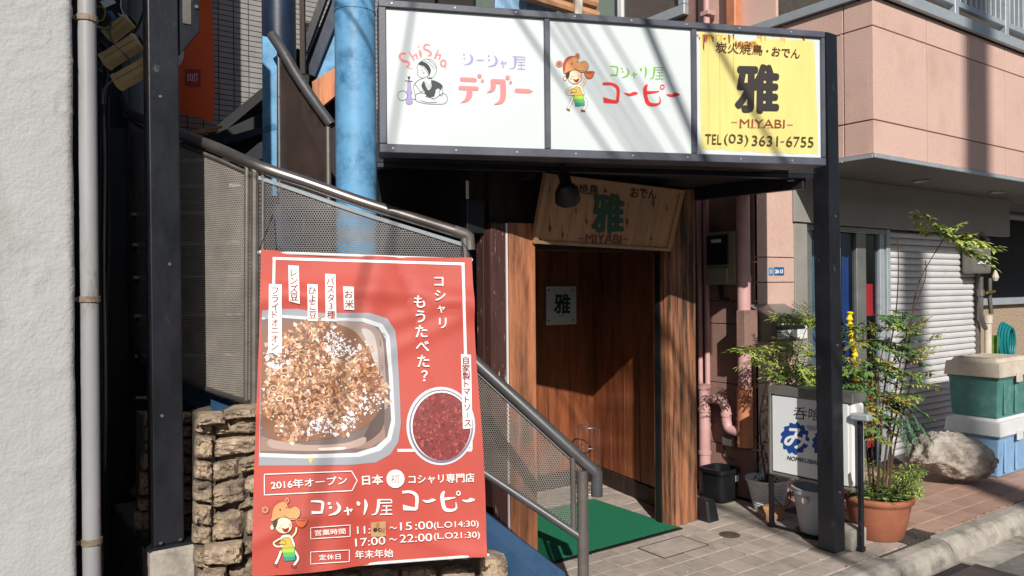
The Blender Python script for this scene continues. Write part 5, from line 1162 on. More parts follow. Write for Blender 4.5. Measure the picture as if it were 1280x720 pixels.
# pipes
def pipe_thing(label, parts, cat="pipe", name="drain_pipe", group=None):
    t = thing(name, label, cat, parts[0][1][0])
    for nm, path, r, m in parts: build(nm, MB().tube(path, r, 16), m, t, smooth=True, ang=45)
    return t
Xp = 4.49; pv = onx(930, 400, Xp); z_j = onx(930, 487, Xp).z; z_b = onx(930, 558, Xp).z
pm = pipe_thing("thick pink downpipe with an orange clay lower section on the pink wall", [("pipe", [(Xp, pv.y, z_j), (Xp, pv.y, 2.32)], .047, mPIPEP), ("clay_socket", [(Xp, pv.y, z_b), (Xp, pv.y, z_j + .02)], .055, mPIPEO)])
for yy in (500, 524, 553):
    z = onx(930, yy, Xp).z; build("socket_ring", MB().tube([(Xp, pv.y, z - .008), (Xp, pv.y, z + .008)], .058, 18), mPIPEO, pm, smooth=True)
pq = onx(880.5, 500, Xp); e1 = onx(883, 496, Xp).z
el = thing("elbow_pipe", "pale pink pipe with a double elbow joining the clay socket above the black bucket", "pipe", (Xp, pq.y, 0))
build("riser", MB().tube([(Xp, pq.y, -.005), (Xp, pq.y, onx(880, 480, Xp).z)], .042, 16), mPIPEP, el, smooth=True)
for yy in (484, 512, 565):
    z = onx(880, yy, Xp).z; build("collar", MB().tube([(Xp, pq.y, z - .012), (Xp, pq.y, z + .012)], .048, 16), mPIPEP, el, smooth=True)
pth = [onx(880, 499, Xp), onx(893, 498, Xp), onx(904, 503, Xp), onx(908, 515, Xp), onx(908, 525, Xp), onx(911, 535, Xp), onx(919, 539, Xp), onx(930, 541, Xp)]
build("elbow", MB().tube(cmr([tuple(p) for p in pth], 5), .036, 16), mPIPEP, el, smooth=True)
build("elbow_collar", MB().tube([onx(908, 516, Xp), onx(908, 520, Xp)], .042, 16), mPIPEP, el, smooth=True)
pipe_thing("slim pink conduit nearest the timber post on the shaded wall", [("pipe", [onx(876, 500, 4.53) * 1, zz(onx(876, 500, 4.53), 2.35)], .018, mPIPEP)], name="wall_conduit")
pipe_thing("slim pink conduit running down just left of the beige meter box", [("pipe", [zz(onx(883, 300, 4.53), .4), zz(onx(883, 300, 4.53), 2.35)], .02, mPIPEP)], name="wall_conduit")
vb2 = thing("valve_box", "small grey valve box tucked under the pink elbow pipe", "box", onx(912, 552, 4.5))
q = onx(912, 552, 4.53); build("housing", MB().box((4.50, q.y - .06, q.z - .03), (4.568, q.y + .05, q.z + .05)), mSTEELD, vb2, bev=.006)
build("wire", MB().tube(cmr([tuple(onx(x, y, 4.54)) for x, y in ((905, 556), (907, 566), (912, 572), (918, 574))], 4), .004, 6), mCABLE, vb2)

# mailbox
F7 = FY(GF - .045)
mx = thing("mailbox", "dark grey mailbox with sloping lid and torn white notices on the pink pilaster", "mailbox", (4.7, 3.3, 1.1))
F7m = Frame((0, 3.28, 0), (1, 0, 0)); ca = lambda x, y: (950 + x / 6, 380 + y / 6)
um0, vm0 = F7m.uv(*ca(108, 290)); um1, vm1 = F7m.uv(*ca(352, 60))
body = [(0, 0), (.195, 0), (.195, vm1 - vm0 + .03), (0, vm1 - vm0 - .03)]
m = MB(); m.prism([Vector((um0, 3.28 + a, vm0 + b)) for a, b in body], (um1 - um0, 0, 0)); build("body", m, mat("mailbox_grey", (104, 102, 98), rough=.5, metal=.2, amt=.15, bump=.08), mx, bev=.004)
build("lid", MB().hexa([(um0 - .01, 3.262, vm1 - .06), (um1 + .01, 3.262, vm1 - .06), (um1 + .01, 3.475, vm1 + .045), (um0 - .01, 3.475, vm1 + .045), (um0 - .01, 3.262, vm1 - .045), (um1 + .01, 3.262, vm1 - .045), (um1 + .01, 3.475, vm1 + .06), (um0 - .01, 3.475, vm1 + .06)]), mALU, mx, bev=.003)
build("slot", MB().box((um0 + .03, 3.272, vm1 - .115), (um1 - .03, 3.279, vm1 - .085)), mRUBBER, mx)
S = Sheet(F7m, (950, 380, 6, 6), h0=.0012)
S.poly([(130, 140), (175, 145), (215, 135), (236, 150), (232, 210), (215, 258), (190, 250), (180, 262), (133, 262)], (206, 206, 204)); S.poly([(282, 150), (300, 140), (352, 138), (355, 255), (305, 262), (278, 250)], (226, 226, 224)); S.disc(246, 168, 15, 27, (214, 218, 222))
S.stroke([(292, 155), (340, 150)], 7, (60, 60, 60), sm=0); S.poly([(136, 210), (172, 208), (172, 218), (136, 220)], (90, 90, 90)); S.stroke([(140, 246), (168, 245)], 5, (90, 90, 96), sm=0); S.stroke([(246, 152), (246, 186)], 4, (70, 70, 74), sm=0)
for y in (175, 190, 205, 220): S.stroke([(300, y), (338, y - 2)], 1.6, (150, 150, 150), sm=0)
S.build("notice", mx)
build("side_plate", MB().box((um0 - .16, 3.40, vm0 - .03), (um0 - .02, 3.474, vm1 + .02)), mPINKD, mx, bev=.004)

# glass door between the pilaster and the shutter
F8 = FY(GF + .03); gd_ = thing("glass_door", "glazed shop door with grey aluminium frame and a blue and a red hanging behind it", "door", (5.7, 3.5, 0))
dX = [F8.uv(x, 330)[0] for x in (1003, 1010, 1046, 1066, 1076, 1080, 1092, 1101)]
dt = 2.02
for a, b in ((dX[0], dX[1]), (dX[3] - .0, dX[4] + .02), (dX[6] + .04, dX[7])): build("door_stile", MB().fbox(F8, a, b, .0, dt, -.01, .035), mALU if a < dX[5] else mTRIM, gd_, bev=.003)
build("door_stile", MB().fbox(F8, dX[2] - .02, dX[2] + .012, .0, dt - .05, -.01, .03), mALU, gd_, bev=.003)
build("door_head", MB().fbox(F8, dX[0], dX[7], dt - .045, dt, .036, .05), mALU, gd_, bev=.003)
build("bottom_rail", MB().fbox(F8, dX[1] + .001, dX[3] - .001, .0, .12, -.005, .03), mALU, gd_, bev=.003)
build("pane", MB().fbox(F8, dX[1] + .001, dX[2] - .021, .121, dt - .051, .005, .01), mGLASSD, gd_)
build("pane", MB().fbox(F8, dX[2] + .013, dX[3] - .001, .121, dt - .051, .005, .01), mGLASSD, gd_)
build("pane", MB().fbox(F8, dX[4] + .021, dX[6] + .039, .0, dt - .051, .005, .01), mGLASSD, gd_)
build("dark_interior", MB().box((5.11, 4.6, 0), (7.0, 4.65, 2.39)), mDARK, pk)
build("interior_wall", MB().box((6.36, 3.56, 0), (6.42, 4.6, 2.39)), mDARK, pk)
sheet_ = F8
for nm, x0_, x1_, y0_, y1_, m, lb, n in (("blue_cloth", 1052, 1067, 470, 290, (26, 74, 146), "tall blue cloth hanging behind the glass door", -.06), ("pale_poster", 1008, 1040, 470, 300, (110, 136, 150), "pale grey blue poster inside the left door pane", -.06), ("red_cloth", 1081, 1091, 395, 355, (222, 40, 48), "small red cloth behind the narrow door pane beside the shutter", -.05), ("red_cloth", 1084, 1096, 560, 478, (214, 50, 50), "red panel low behind the door, seen past the plant", -.05)):
    a, b = F8.uv(x0_, y1_, n)[0], F8.uv(x1_, y1_, n)[0]; c0, c1 = F8.uv(x0_, y0_, n)[1], F8.uv(x0_, y1_, n)[1]
    o = build(nm, MB().grid(lambda i, j: F8.p(a + (b - a) * i, c0 + (c1 - c0) * j, n + .006 * math.sin(i * 14)), 12, 4), flat(m, .8), smooth=True, recalc=False, label=lb); tag(o, cat="cloth" if "cloth" in nm else "poster")
yh = build("yellow_strip", MB().tube(cmr([tuple(F8.p(*F8.uv(x, y, .06), .06)) for x, y in ((1063, 390), (1062, 402), (1065, 414), (1064, 426), (1069, 440), (1067, 452), (1072, 464), (1069, 478))], 5), [.02 + .009 * math.sin(k * 2.1) for k in range(36)], 8), mYELHOSE, smooth=True, label="bright yellow cloth strip hanging at the glass door behind the plant"); tag(yh, cat="cloth strip")

# shutter
sh = thing("roller_shutter", "closed light grey roller shutter of horizontal slats beside the glass door", "shutter", (7.1, 3.5, 0))
sx0, sx1 = F8.uv(1103, 400)[0], 8.03
build("side_channel", MB().fbox(F8, sx0 - .005, sx0 + .05, .0, 2.02, -.0, .05), mTRIM, sh, bev=.003)
build("side_channel", MB().fbox(F8, sx1 - .005, sx1 + .05, .0, 2.02, -.0, .05), mSTEELD, sh, bev=.003)
SLH = .0575; prof = [(0, .002), (.006, .013), (.022, .018), (.038, .015), (.049, .004), (.053, .0)]
def slat():
    m = MB(); vs = []
    for x in (0, sx1 - sx0 - .06): vs += [Vector((x, -n, z)) for z, n in prof]
    k = len(prof); m.add(vs, [(i, i + 1, k + i + 1, k + i) for i in range(k - 1)]); return m
z = .06; s0 = None
while z < 2.0:
    if s0 is None:
        s0 = build("slat", slat(), mSHUT, sh, recalc=False, origin=(0, 0, 0)); s0.location = Vector((sx0 + .052, GF + .02, z)) - W[sh.name]
    else: inst(s0, (sx0 + .052, GF + .02, z), sh)
    z += SLH
build("backing", MB().fbox(F8, sx0 + .05, sx1 - .006, .0, 2.02, -.02, -.006), mSTEELD, sh)
build("bottom_bar", MB().fbox(F8, sx0 + .052, sx1 - .006, .0, .058, .0, .04), mALU, sh, bev=.003)

# far right bay: rough beige wall, sill, dark window, pipes, gas meter, hose
bay = thing("side_bay", "shaded bay with rough beige wall and dark window at the far right", "wall", (9.5, 4.1, 0))
zs1 = FY(4.1).uv(1262, 374)[1]
build("rough_wall", MB().box((8.1, 4.1, 0), (13, 4.2, zs1 - .06)), mat("rough_beige_wall", (170, 150, 128), rough=.95, amt=.2, sc=30, bump=1, bsc=50, bdist=.02), bay)
build("sill", MB().box((8.1, 4.03, zs1 - .058), (13, 4.2, zs1 + .02)), mTRIM, bay, bev=.003)
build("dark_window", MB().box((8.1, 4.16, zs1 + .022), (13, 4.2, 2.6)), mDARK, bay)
for k, y in enumerate((258, 270)):
    z = FY(4.0).uv(1265, y)[1]; build("ceiling_pipe", MB().tube([(8.65, 4.0, z), (12, 4.0, z)], .045, 12), mPIPEG if k else mSTEELD, bay, smooth=True)
build("ceiling_slab", MB().box((8.63, 3.6, 2.39), (12.5, 4.5, 2.45)), mSOFFIT, bay)
gm = thing("gas_meter", "grey gas meter with fittings mounted above pipes beside the shutter", "gas meter", ony(1228, 330, 3.6))
F9 = FY(3.50)
def FP9(x, y, n=.0): return F9.p(*F9.uv(x, y, n), n)
a, b = F9.uv(1216, 346, .1); c2_, d2_ = F9.uv(1237, 305, .1)
build("body", MB().fbox(F9, a, c2_, b + .03, d2_ - .02, .0, .12), mat("meter_grey", (112, 110, 104), rough=.5, amt=.15), gm, bev=.03, bseg=2)
for x in (1219, 1231): build("inlet", MB().tube([FP9(x, 310, .06), FP9(x, 300, .06)], .022, 10), mSTEELD, gm, smooth=True)
build("inlet_pipe", MB().tube([FP9(1214, 300, .06), FP9(1226, 292, .06), FP9(1236, 300, .06)], .016, 8), mSTEELD, gm, smooth=True)
build("dial", MB().fbox(F9, a + .04, c2_ - .04, b + .12, b + .19, .121, .127), mLIDW, gm)
build("white_bag", MB().lathe([(.001, -.06), (.02, -.055), (.034, -.02), (.018, .03), (.008, .05)], FP9(1244, 344, .05), 9), mLIDB, gm, smooth=True)
pipe_thing("dark brown pipe with joints dropping from the gas meter", [("pipe", [FP9(1226, 346, .05), FP9(1226, 395, .05), FP9(1230, 408, .05), FP9(1236, 414, .05)], .022, mSTEELD), ("joint", [FP9(1226, 362, .05), FP9(1226, 370, .05)], .032, mSTEELD)], name="gas_pipe")
pipe_thing("second dark pipe with a brass tap beside the gas meter pipe", [("pipe", [FP9(1237, 348, .02), FP9(1237, 372, .02), FP9(1239, 392, .02)], .02, mSTEELD), ("tap", [FP9(1234, 366, .06), FP9(1243, 364, .06)], .014, mGOLD)], name="gas_pipe")
pipe_thing("beige plastic pipe rising beside the right end of the shutter", [("pipe", [FP9(1235, 560, .06), FP9(1235, 398, .06)], .032, mLIDB), ("collar", [FP9(1235, 404, .06), FP9(1235, 394, .06)], .04, mLIDB)], name="beige_pipe")
hs = thing("hose_coil", "coil of teal garden hose hanging on the beige wall at the far right", "hose", onx(1252, 425, 8.6))
hc = FP9(1254, 427, -.1)
for k in range(4):
    rr = .155 - k * .012; build("hose_loop", MB().tube([hc + Vector((rr * .75 * math.cos(t * 6.2832 / 26) + k * .012, -.02 * k, rr * 1.25 * math.sin(t * 6.2832 / 26))) for t in range(26)], .014, 8, closed=True), mat("teal_hose", (20, 122, 128), rough=.4, bump=0, amt=.1), hs, smooth=True)
build("hose_tail", MB().tube(cmr([tuple(hc + Vector((-.1, 0, .05))), tuple(hc + Vector((-.16, -.03, -.05))), tuple(hc + Vector((-.1, -.04, -.22)))], 5), .014, 8), mat("teal_hose", (20, 122, 128)), hs, smooth=True)
gbp = build("green_bag", MB().grid(lambda a, b: FP9(1238 + 10 * a, 445 - 26 * b, -.02 + .02 * math.sin(a * 9)), 6, 6), mLEAF, smooth=True, recalc=False, label="small green bag hanging between the beige pipe and the teal hose"); tag(gbp, cat="bag")

# ============================================================ things standing on the pavement
vd = Vector((CD.x, CD.y, 0))
def pot_pos(x, y, r): q = onz(x, y); return Vector((q.x, q.y, 0)) + (q - Vector((CAM.x, CAM.y, 0))).normalized() * r
def zat(y, x, c): return at(x, y, (c - CAM).dot(CD)).z

# tilted light-box sign of a bar
Lq, Rq = onz(963, 659), onz(1075, 690)
LF = Frame((Lq.x, Lq.y, 0), (Rq - Lq)); LW = (Rq - Lq).length
lb = thing("light_box_sign", "white light-box bar sign with blue round emblems on thin black legs", "sign", (Lq + Rq) / 2)
z0, z1 = LF.uv(964, 590)[1], LF.uv(969, 493)[1]; zt_ = LF.uv(969, 482)[1]
uL, uR = LF.uv(964, 560)[0], LF.uv(1062, 560)[0]
uR = LW - .03
build("box", MB().fbox(LF, uL + .006, uR, z0 + .006, z1, -.13, -.004), mWHITEP, lb, bev=.03, bseg=4)
FPn = build("face_panel", MB().fbox(LF, uL + .012, uR - .035, z0 + .012, z1 - .008, -.003, .002), mLBOX, lb, bev=.0015)
for a in ((uL, uR + .0, z1 + .001, zt_, -.14, .012), (uL - .012, uL + .005, z0 - .01, zt_, -.14, .0125), (uL, uR, z0 - .012, z0 + .005, -.14, .012)):
    build("frame_bar", MB().fbox(LF, *a), mALU, lb, bev=.003)
q = LF.uv(1083, 522)
build("side_handle", MB().fbox(LF, uR - .01, uR + .1, q[1] - .02, q[1] + .02, -.03, .03), mTRIM, lb, bev=.008)
build("side_knob", MB().tube([LF.p(uL - .05, z1 - .06, -.03), LF.p(uL, z1 - .06, -.03)], .025, 12), mALU, lb, smooth=True)
for (uu, t0) in ((.0, z0 + .0), (LW, q[1] - .021)):
    build("leg", MB().fbox(LF, uu - .012, uu + .012, 0, t0, -.03, .0), mBLACK, lb, bev=.002)
    build("leg_foot", MB().fbox(LF, uu - .018, uu + .018, 0, .03, -.036, .006), mBLACK, lb, bev=.004)
build("ground_bar", MB().fbox(LF, .02, LW - .02, .004, .018, -.025, -.01), mBLACK, lb)
S = Sheet(LF, (950, 470, 3.6, 3.6), h0=.0026, step=.0002)
NB = (28, 72, 150)
S.text('呑喰', (147, 194), (275, 204), 58, (34, 36, 44), .0)
def jag(cx, cy, rx, ry, n=13):
    P = []
    for k in range(n * 4):
        a = 2 * math.pi * k / (n * 4); f = (1.0, .97, .9, .86)[k % 4]; P.append((cx + rx * f * math.cos(a), cy + ry * f * math.sin(a)))
    return P
S.poly(jag(157, 281, 67, 75), NB); S.poly(jag(292, 304, 60, 66), NB)
S.text('み', (108, 320), (210, 330), 88, (236, 240, 246), .03)
S.text('SINCE', (209, 234), (257, 238), 13, (40, 60, 110), .0); S.text('1977', (216, 247), (252, 250), 12, (40, 60, 110), .0)
S.text('NOMIKUIBAR', (122, 377), (266, 402), 19, (40, 42, 50), .02)
S.poly([(398, 440), (408, 432), (414, 470), (420, 480), (414, 502), (402, 492)], (110, 104, 98))
S.build("lettering", FPn)
wd = thing("wood_wedge", "small cut piece of pale wood wedged behind the left leg of the bar sign", "wood block", onz(968, 652))
q = onz(962, 652); build("block", MB().prism([q + Vector((.0, .03, 0)), q + Vector((.10, -.04, 0)), q + Vector((.13, -.02, .05)), q + Vector((.10, .08, .05)), q + Vector((0, .1, .04))], (0, 0, .035)), mWOODL, wd, bev=.003)
cb = thing("concrete_block", "rough grey concrete block at the foot of the terracotta pot", "block", onz(1076, 688))
q = onz(1074, 690); Fc = Frame((q.x, q.y, 0), (.45, -.9, 0))
build("block", MB().grid(lambda a, b: Vector((0, 0, 0)), 1, 1) if False else MB().fbox(Frame((q.x + .02, q.y + .02, 0), (1, 0, 0)), -.055, .10, .0, .12, -.13, .0), mCONC, cb, bev=.014, bseg=2)

# white ribbed pot
c = pot_pos(960, 641, .10); zr = zat(597, 960, c)
wp = thing("white_pot", "white ribbed plastic flower pot behind the left leg of the bar sign", "flower pot", c)
pr_ = [(.001, 0), (.095, 0)]; n = 11
for i in range(n):
    t = i / n; r = .095 + .045 * t; pr_ += [(r, .01 + (zr - .03) * t), (r + .005, .01 + (zr - .03) * (t + .5 / n)), (r, .01 + (zr - .03) * (t + .95 / n))]
pr_ += [(.142, zr - .02), (.152, zr - .016), (.153, zr), (.140, zr), (.134, zr - .03)]
build("pot", MB().lathe(pr_, c, 32), mWHITEP, wp, smooth=True, ang=50); build("soil", MB().lathe([(.134, zr - .035), (.001, zr - .025)], c, 20), mSOIL, wp)
build("wire_handle", MB().tube(cmr([tuple(c + Vector(v)) for v in ((-.12, -.09, zr - .01), (-.08, -.13, zr - .12), (.0, -.145, zr - .17), (.08, -.125, zr - .12), (.13, -.07, zr - .01))], 6), .003, 6), mCABLE, wp)
# grey bucket behind the post
c = pot_pos(1022, 673, .10); zr = zat(608, 1022, c)
gk = thing("grey_bucket", "tall pale grey plastic bucket half hidden behind the slim black post", "bucket", c)
build("shell", MB().lathe([(.001, .0), (.10, 0), (.104, .012), (.142, zr - .035), (.150, zr - .033), (.151, zr - .006), (.156, zr - .004), (.156, zr), (.140, zr), (.136, zr - .02), (.10, .02), (.001, .02)], c, 32), mat("grey_bucket_plastic", (176, 178, 184), rough=.5, amt=.1, stain=(110, 106, 100), st=(.62, .75), ssc=9, bump=.1), gk, smooth=True, ang=40)
build("lug", MB().tube([c + Vector((-.15, -.02, zr - .06)), c + Vector((-.165, -.02, zr - .06))], .02, 10), mLIDB, gk)
build("dark_tray", MB().lathe([(.001, -.002), (.13, -.002), (.14, .012), (.125, .012), (.12, .004)], c, 28), mRUBBER, gk, smooth=True)
# black square bucket
c = pot_pos(900, 629, .09); zr = zat(584, 900, c)
bk_ = thing("black_bucket", "squat square black plastic bucket against the pink wall beside the timber post", "bucket", c)
def sqring(r, z, rr=.3, n=32): 
    out = []
    for k in range(n):
        a = 2 * math.pi * k / n; e = 4.5; d = (abs(math.cos(a)) ** e + abs(math.sin(a)) ** e) ** (-1 / e); out.append(c + Vector((r * d * math.cos(a), r * d * math.sin(a), z)))
    return out
def loft(rings):
    m = MB(); n = len(rings[0]); vs = [p for r in rings for p in r]
    m.add(vs, [(i * n + k, i * n + (k + 1) % n, (i + 1) * n + (k + 1) % n, (i + 1) * n + k) for i in range(len(rings) - 1) for k in range(n)] + [tuple(reversed(range(n)))]); return m
build("shell", loft([sqring(.085, 0), sqring(.105, zr - .03), sqring(.118, zr - .028), sqring(.118, zr), sqring(.104, zr), sqring(.098, .02), sqring(.01, .02)]), mRUBBER, bk_, smooth=True, ang=40)
q = onx(918, 602, 1) if False else c + Vector((.04, -.108, zr - .09)); build("sticker", MB().fbox(Frame(q, (1, 0, 0)), 0, .035, 0, .045, 0, .003), mLIDW, bk_)

# foliage
def leaf(mb, p, d, up, L, Wd, mi):
    d = d.normalized(); s_ = d.cross(up); s_ = s_.normalized() if s_.length > 1e-4 else Vector((1, 0, 0)); n = s_.cross(d)
    a = p; b = p + d * L * .45 + s_ * Wd / 2 - n * L * .04; c2 = p + d * L - n * L * .14; e = p + d * L * .45 - s_ * Wd / 2 - n * L * .04; m_ = p + d * L * .5 + n * L * .02
    mb.add([a, b, c2, e, m_], [(0, 1, 4), (1, 2, 4), (2, 3, 4), (3, 0, 4)], mi)
def frond(mb, tw, a, b, r, k=7, L=.034, Wd=.011, droop=.03, mis=(0,), spread=.9, side=True):
    "a rachis from a to b with pinnate side rachises and leaflets"
    a, b = Vector(a), Vector(b); D_ = b - a; ln = D_.length; pts = [a + D_ * t - Vector((0, 0, droop * t * t)) for t in [i / 6 for i in range(7)]]
    tw.tube(pts, [.0022, .002, .0018, .0016, .0014, .0012, .001], 4, cap=False)
    up = Vector((r.uniform(-.3, .3), r.uniform(-.3, .3), 1)).normalized(); sd_ = D_.cross(up).normalized(); dn = D_.normalized()
    for i in range(k):
        t = .18 + .8 * i / k; p = a + D_ * t - Vector((0, 0, droop * t * t))
        for sg_ in (-1, 1):
            if r.random() < .12: continue
            dr = (dn * r.uniform(.4, .9) + sd_ * sg_ * spread + Vector((0, 0, r.uniform(-.45, .2)))).normalized()
            if side:
                l2 = ln * .34 * (1 - t * .55); 
                for j in range(3):
                    q = p + dr * l2 * (j + 1) / 3
                    for s2 in (-1, 1):
                        d2 = (dr + dn * s2 * .75 + Vector((0, 0, r.uniform(-.4, .1)))).normalized(); leaf(mb, q, d2, up, L * r.uniform(.7, 1.15), Wd * r.uniform(.8, 1.2), r.choice(mis))
            leaf(mb, p, dr, up, L * r.uniform(.8, 1.2), Wd, r.choice(mis))
    leaf(mb, pts[-1], dn, up, L, Wd, mis[0])
LM = [mLEAF, mLEAFD, mLEAFY, mLEAFR]

# terracotta pot with the tall plant
c = pot_pos(1098, 678, .145); zr = zat(617, 1098, c); cT = c
tp_ = thing("terracotta_pot", "large round terracotta pot with the tall slender shrub beside the black post", "flower pot", c)
build("pot", MB().lathe([(.001, 0), (.135, 0), (.142, .006), (.170, zr * .45), (.185, zr * .78), (.188, zr - .045), (.20, zr - .038), (.207, zr - .02), (.203, zr - .004), (.193, zr), (.18, zr - .004), (.175, zr - .04)], c, 44), mTERRA, tp_, smooth=True, ang=60)
build("soil", MB().lathe([(.176, zr - .035), (.10, zr - .015), (.001, zr - .01)], c, 24), mSOIL, tp_)
sb_ = thing("tall_shrub", "tall slender shrub with feathery green and bronze leaves in the terracotta pot", "shrub", c + Vector((0, 0, zr)))
r4 = random.Random(11); dT = (c - CAM).dot(CD)
fol, tw = MB(), MB()
def T(x, y, dd=0): return at(x, y, dT + dd)
stems = [[(1098, 612), (1100, 560), (1104, 500), (1112, 440), (1120, 390), (1123, 340), (1122, 292)], [(1103, 612), (1108, 560), (1118, 500), (1126, 450), (1138, 400), (1156, 350), (1157, 326)], [(1106, 612), (1113, 560), (1124, 500), (1134, 445), (1142, 380), (1152, 345), (1180, 298)],
         [(1092, 612), (1090, 560), (1088, 500), (1092, 450), (1086, 400)], [(1110, 612), (1120, 550), (1133, 500), (1142, 462)], [(1088, 612), (1084, 570), (1080, 520), (1076, 470)], [(1096, 612), (1102, 540), (1098, 470), (1108, 420)], [(1112, 612), (1114, 560), (1110, 520)]]
for i, s_ in enumerate(stems):
    dd = r4.uniform(-.08, .1); P = [tuple(T(x, y, dd)) for x, y in s_]; P = cmr(P, 4); n = len(P); tw.tube(P, [.0068 - .0045 * k / n for k in range(n)], 6)
build("stem", tw, mTWIG, sb_, smooth=True, kind='stuff')
tw2 = MB()
for k in range(84):   # main bushy zone
    y = r4.uniform(385, 545); x = 1100 + (y - 385) * -.02 + r4.gauss(0, 12); dd = r4.uniform(-.14, .16)
    ang = r4.choice([r4.uniform(-.4, .8), r4.uniform(2.4, 3.5)]); l = r4.uniform(26, 52) * (1 if y < 500 else .75)
    if math.cos(ang) < 0 and y < 440: l *= .8
    frond(fol, tw2, T(x, y, dd), T(x + l * math.cos(ang), y - l * .45 * math.sin(ang) + 6, dd + r4.uniform(-.12, .08)), r4, k=5, L=.040, Wd=.014, droop=.045, mis=r4.choice([(0, 1), (0, 2), (0, 3), (2, 3, 0), (0,), (1, 0)]))
for a, b, mis in (((1130, 450), (1178, 408), (2, 3)), ((1128, 455), (1172, 430), (2, 3)), ((1132, 470), (1168, 460), (2, 0)), ((1120, 420), (1160, 392), (3, 0)), ((1118, 480), (1180, 478), (2,)), ((1128, 500), (1164, 545), (1,)), ((1126, 505), (1150, 550), (1,)), ((1130, 500), (1166, 520), (1, 0)), ((1122, 510), (1140, 560), (1,)), ((1085, 430), (1050, 400), (0, 2)), ((1085, 450), (1052, 440), (0, 3)), ((1088, 480), (1050, 475), (0, 1))):
    frond(fol, tw2, T(*a), T(*b, -.05), r4, k=6, L=.036, Wd=.012, droop=.03, mis=mis)
for a, b in (((1178, 300), (1150, 264)), ((1178, 298), (1205, 306)), ((1182, 296), (1232, 300)), ((1184, 300), (1240, 322)), ((1190, 304), (1225, 325)), ((1180, 290), (1200, 278)), ((1186, 298), (1215, 290)), ((1160, 275), (1190, 292)), ((1200, 300), (1250, 308)), ((1205, 310), (1244, 332))):
    frond(fol, tw2, T(*a, .05), T(*b, -.02), r4, k=6, L=.05, Wd=.022, droop=.015, mis=(2, 0, 2), side=r4.random() < .6)
build("foliage", fol, LM, sb_, recalc=False, kind='stuff'); build("leaf_stalk", tw2, mTWIG, sb_, recalc=False, kind='stuff')
gc_ = thing("pot_ground_plants", "low bright green leafy plants covering the soil of the terracotta pot", "plant", c + Vector((0, 0, zr + .001)))
g = MB(); g2 = MB()
for k in range(330):
    a = r4.uniform(0, 6.283); q = r4.random() ** .5 * .19; p = c + Vector((q * math.cos(a), q * math.sin(a), zr - .02 + r4.uniform(0, .06))); dr = Vector((math.cos(a) + r4.gauss(0, .6), math.sin(a) + r4.gauss(0, .6), r4.uniform(.1, 1.1))); leaf(g, p, dr, Vector((0, 0, 1)), r4.uniform(.025, .05), r4.uniform(.02, .034), r4.choice([0, 0, 2, 1]))
for k in range(26):
    a = r4.uniform(-1.5, 1.2); p = c + Vector((.1 * math.cos(a), .1 * math.sin(a), zr)); frond(g, g2, p, p + Vector((.15 * math.cos(a) + .04, .12 * math.sin(a), r4.uniform(.03, .2))), r4, k=6, L=.024, Wd=.009, droop=.03, mis=(0, 2))
build("foliage", g, LM, gc_, recalc=False, kind='stuff'); build("leaf_stalk", g2, mTWIG, gc_, recalc=False, kind='stuff')

# plant in the white pot
c2 = pot_pos(960, 641, .10); zr2 = zat(600, 960, c2); dW = (c2 - CAM).dot(CD)
mp_ = thing("arching_shrub", "arching shrub with yellow green feathery leaves growing from the white ribbed pot", "shrub", c2 + Vector((0, 0, zr2)))
Tw = lambda x, y, dd=0: at(x, y, dW + dd)
tw, fol = MB(), MB()
for s_ in ([(960, 602), (966, 560), (976, 520), (986, 480), (998, 440), (1008, 410)], [(958, 602), (952, 560), (950, 520), (958, 480)], [(963, 602), (970, 540), (990, 490), (1006, 450)], [(957, 602), (964, 570), (958, 540)]):
    P = cmr([tuple(Tw(x, y)) for x, y in s_], 4); n = len(P); tw.tube(P, [.007 - .005 * k / n for k in range(n)], 5)
for a, b in (((1010, 440), (925, 436)), ((1008, 446), (935, 442)), ((1005, 436), (945, 430)), ((1012, 452), (958, 462)), ((1015, 456), (968, 470)), ((1012, 434), (975, 424)), ((1018, 466), (985, 478)), ((1005, 400), (965, 388)), ((1010, 402), (985, 396)), ((1016, 410), (1008, 380)), ((1014, 460), (1028, 450)), ((1014, 396), (1022, 400)), ((1016, 442), (1026, 432)), ((1010, 450), (1002, 475)), ((1012, 470), (1020, 490))):
    for j in range(2): frond(fol, tw, Tw(a[0] + j * 3, a[1] + j * 3, -.1), Tw(b[0] + r4.uniform(-8, 8), b[1] + r4.uniform(-5, 8), -.3 - .06 * j), r4, k=9, L=.042, Wd=.013, droop=.02, mis=(2, 2, 0), spread=.75)
for a, b in (((985, 480), (960, 458)), ((975, 500), (955, 492)), ((980, 490), (1000, 500)), ((970, 510), (948, 512)), ((985, 485), (1002, 478)), ((960, 520), (946, 540)), ((958, 545), (948, 575)), ((955, 560), (965, 590)), ((965, 540), (975, 560)), ((957, 570), (945, 590)), ((975, 500), (990, 515))):
    frond(fol, tw, Tw(*a), Tw(*b, -.04), r4, k=6, L=.038, Wd=.014, droop=.02, mis=(1,), side=False)
for k in range(70):
    a = r4.uniform(0, 6.283); q = r4.random() ** .5 * .12; leaf(fol, c2 + Vector((q * math.cos(a), q * math.sin(a), zr2 - .02)), Vector((math.cos(a), math.sin(a), r4.uniform(.2, 1))), Vector((0, 0, 1)), .03, .018, 1)
build("foliage", fol, LM, mp_, recalc=False, kind='stuff'); build("stem", tw, mTWIG, mp_, smooth=True, kind='stuff')

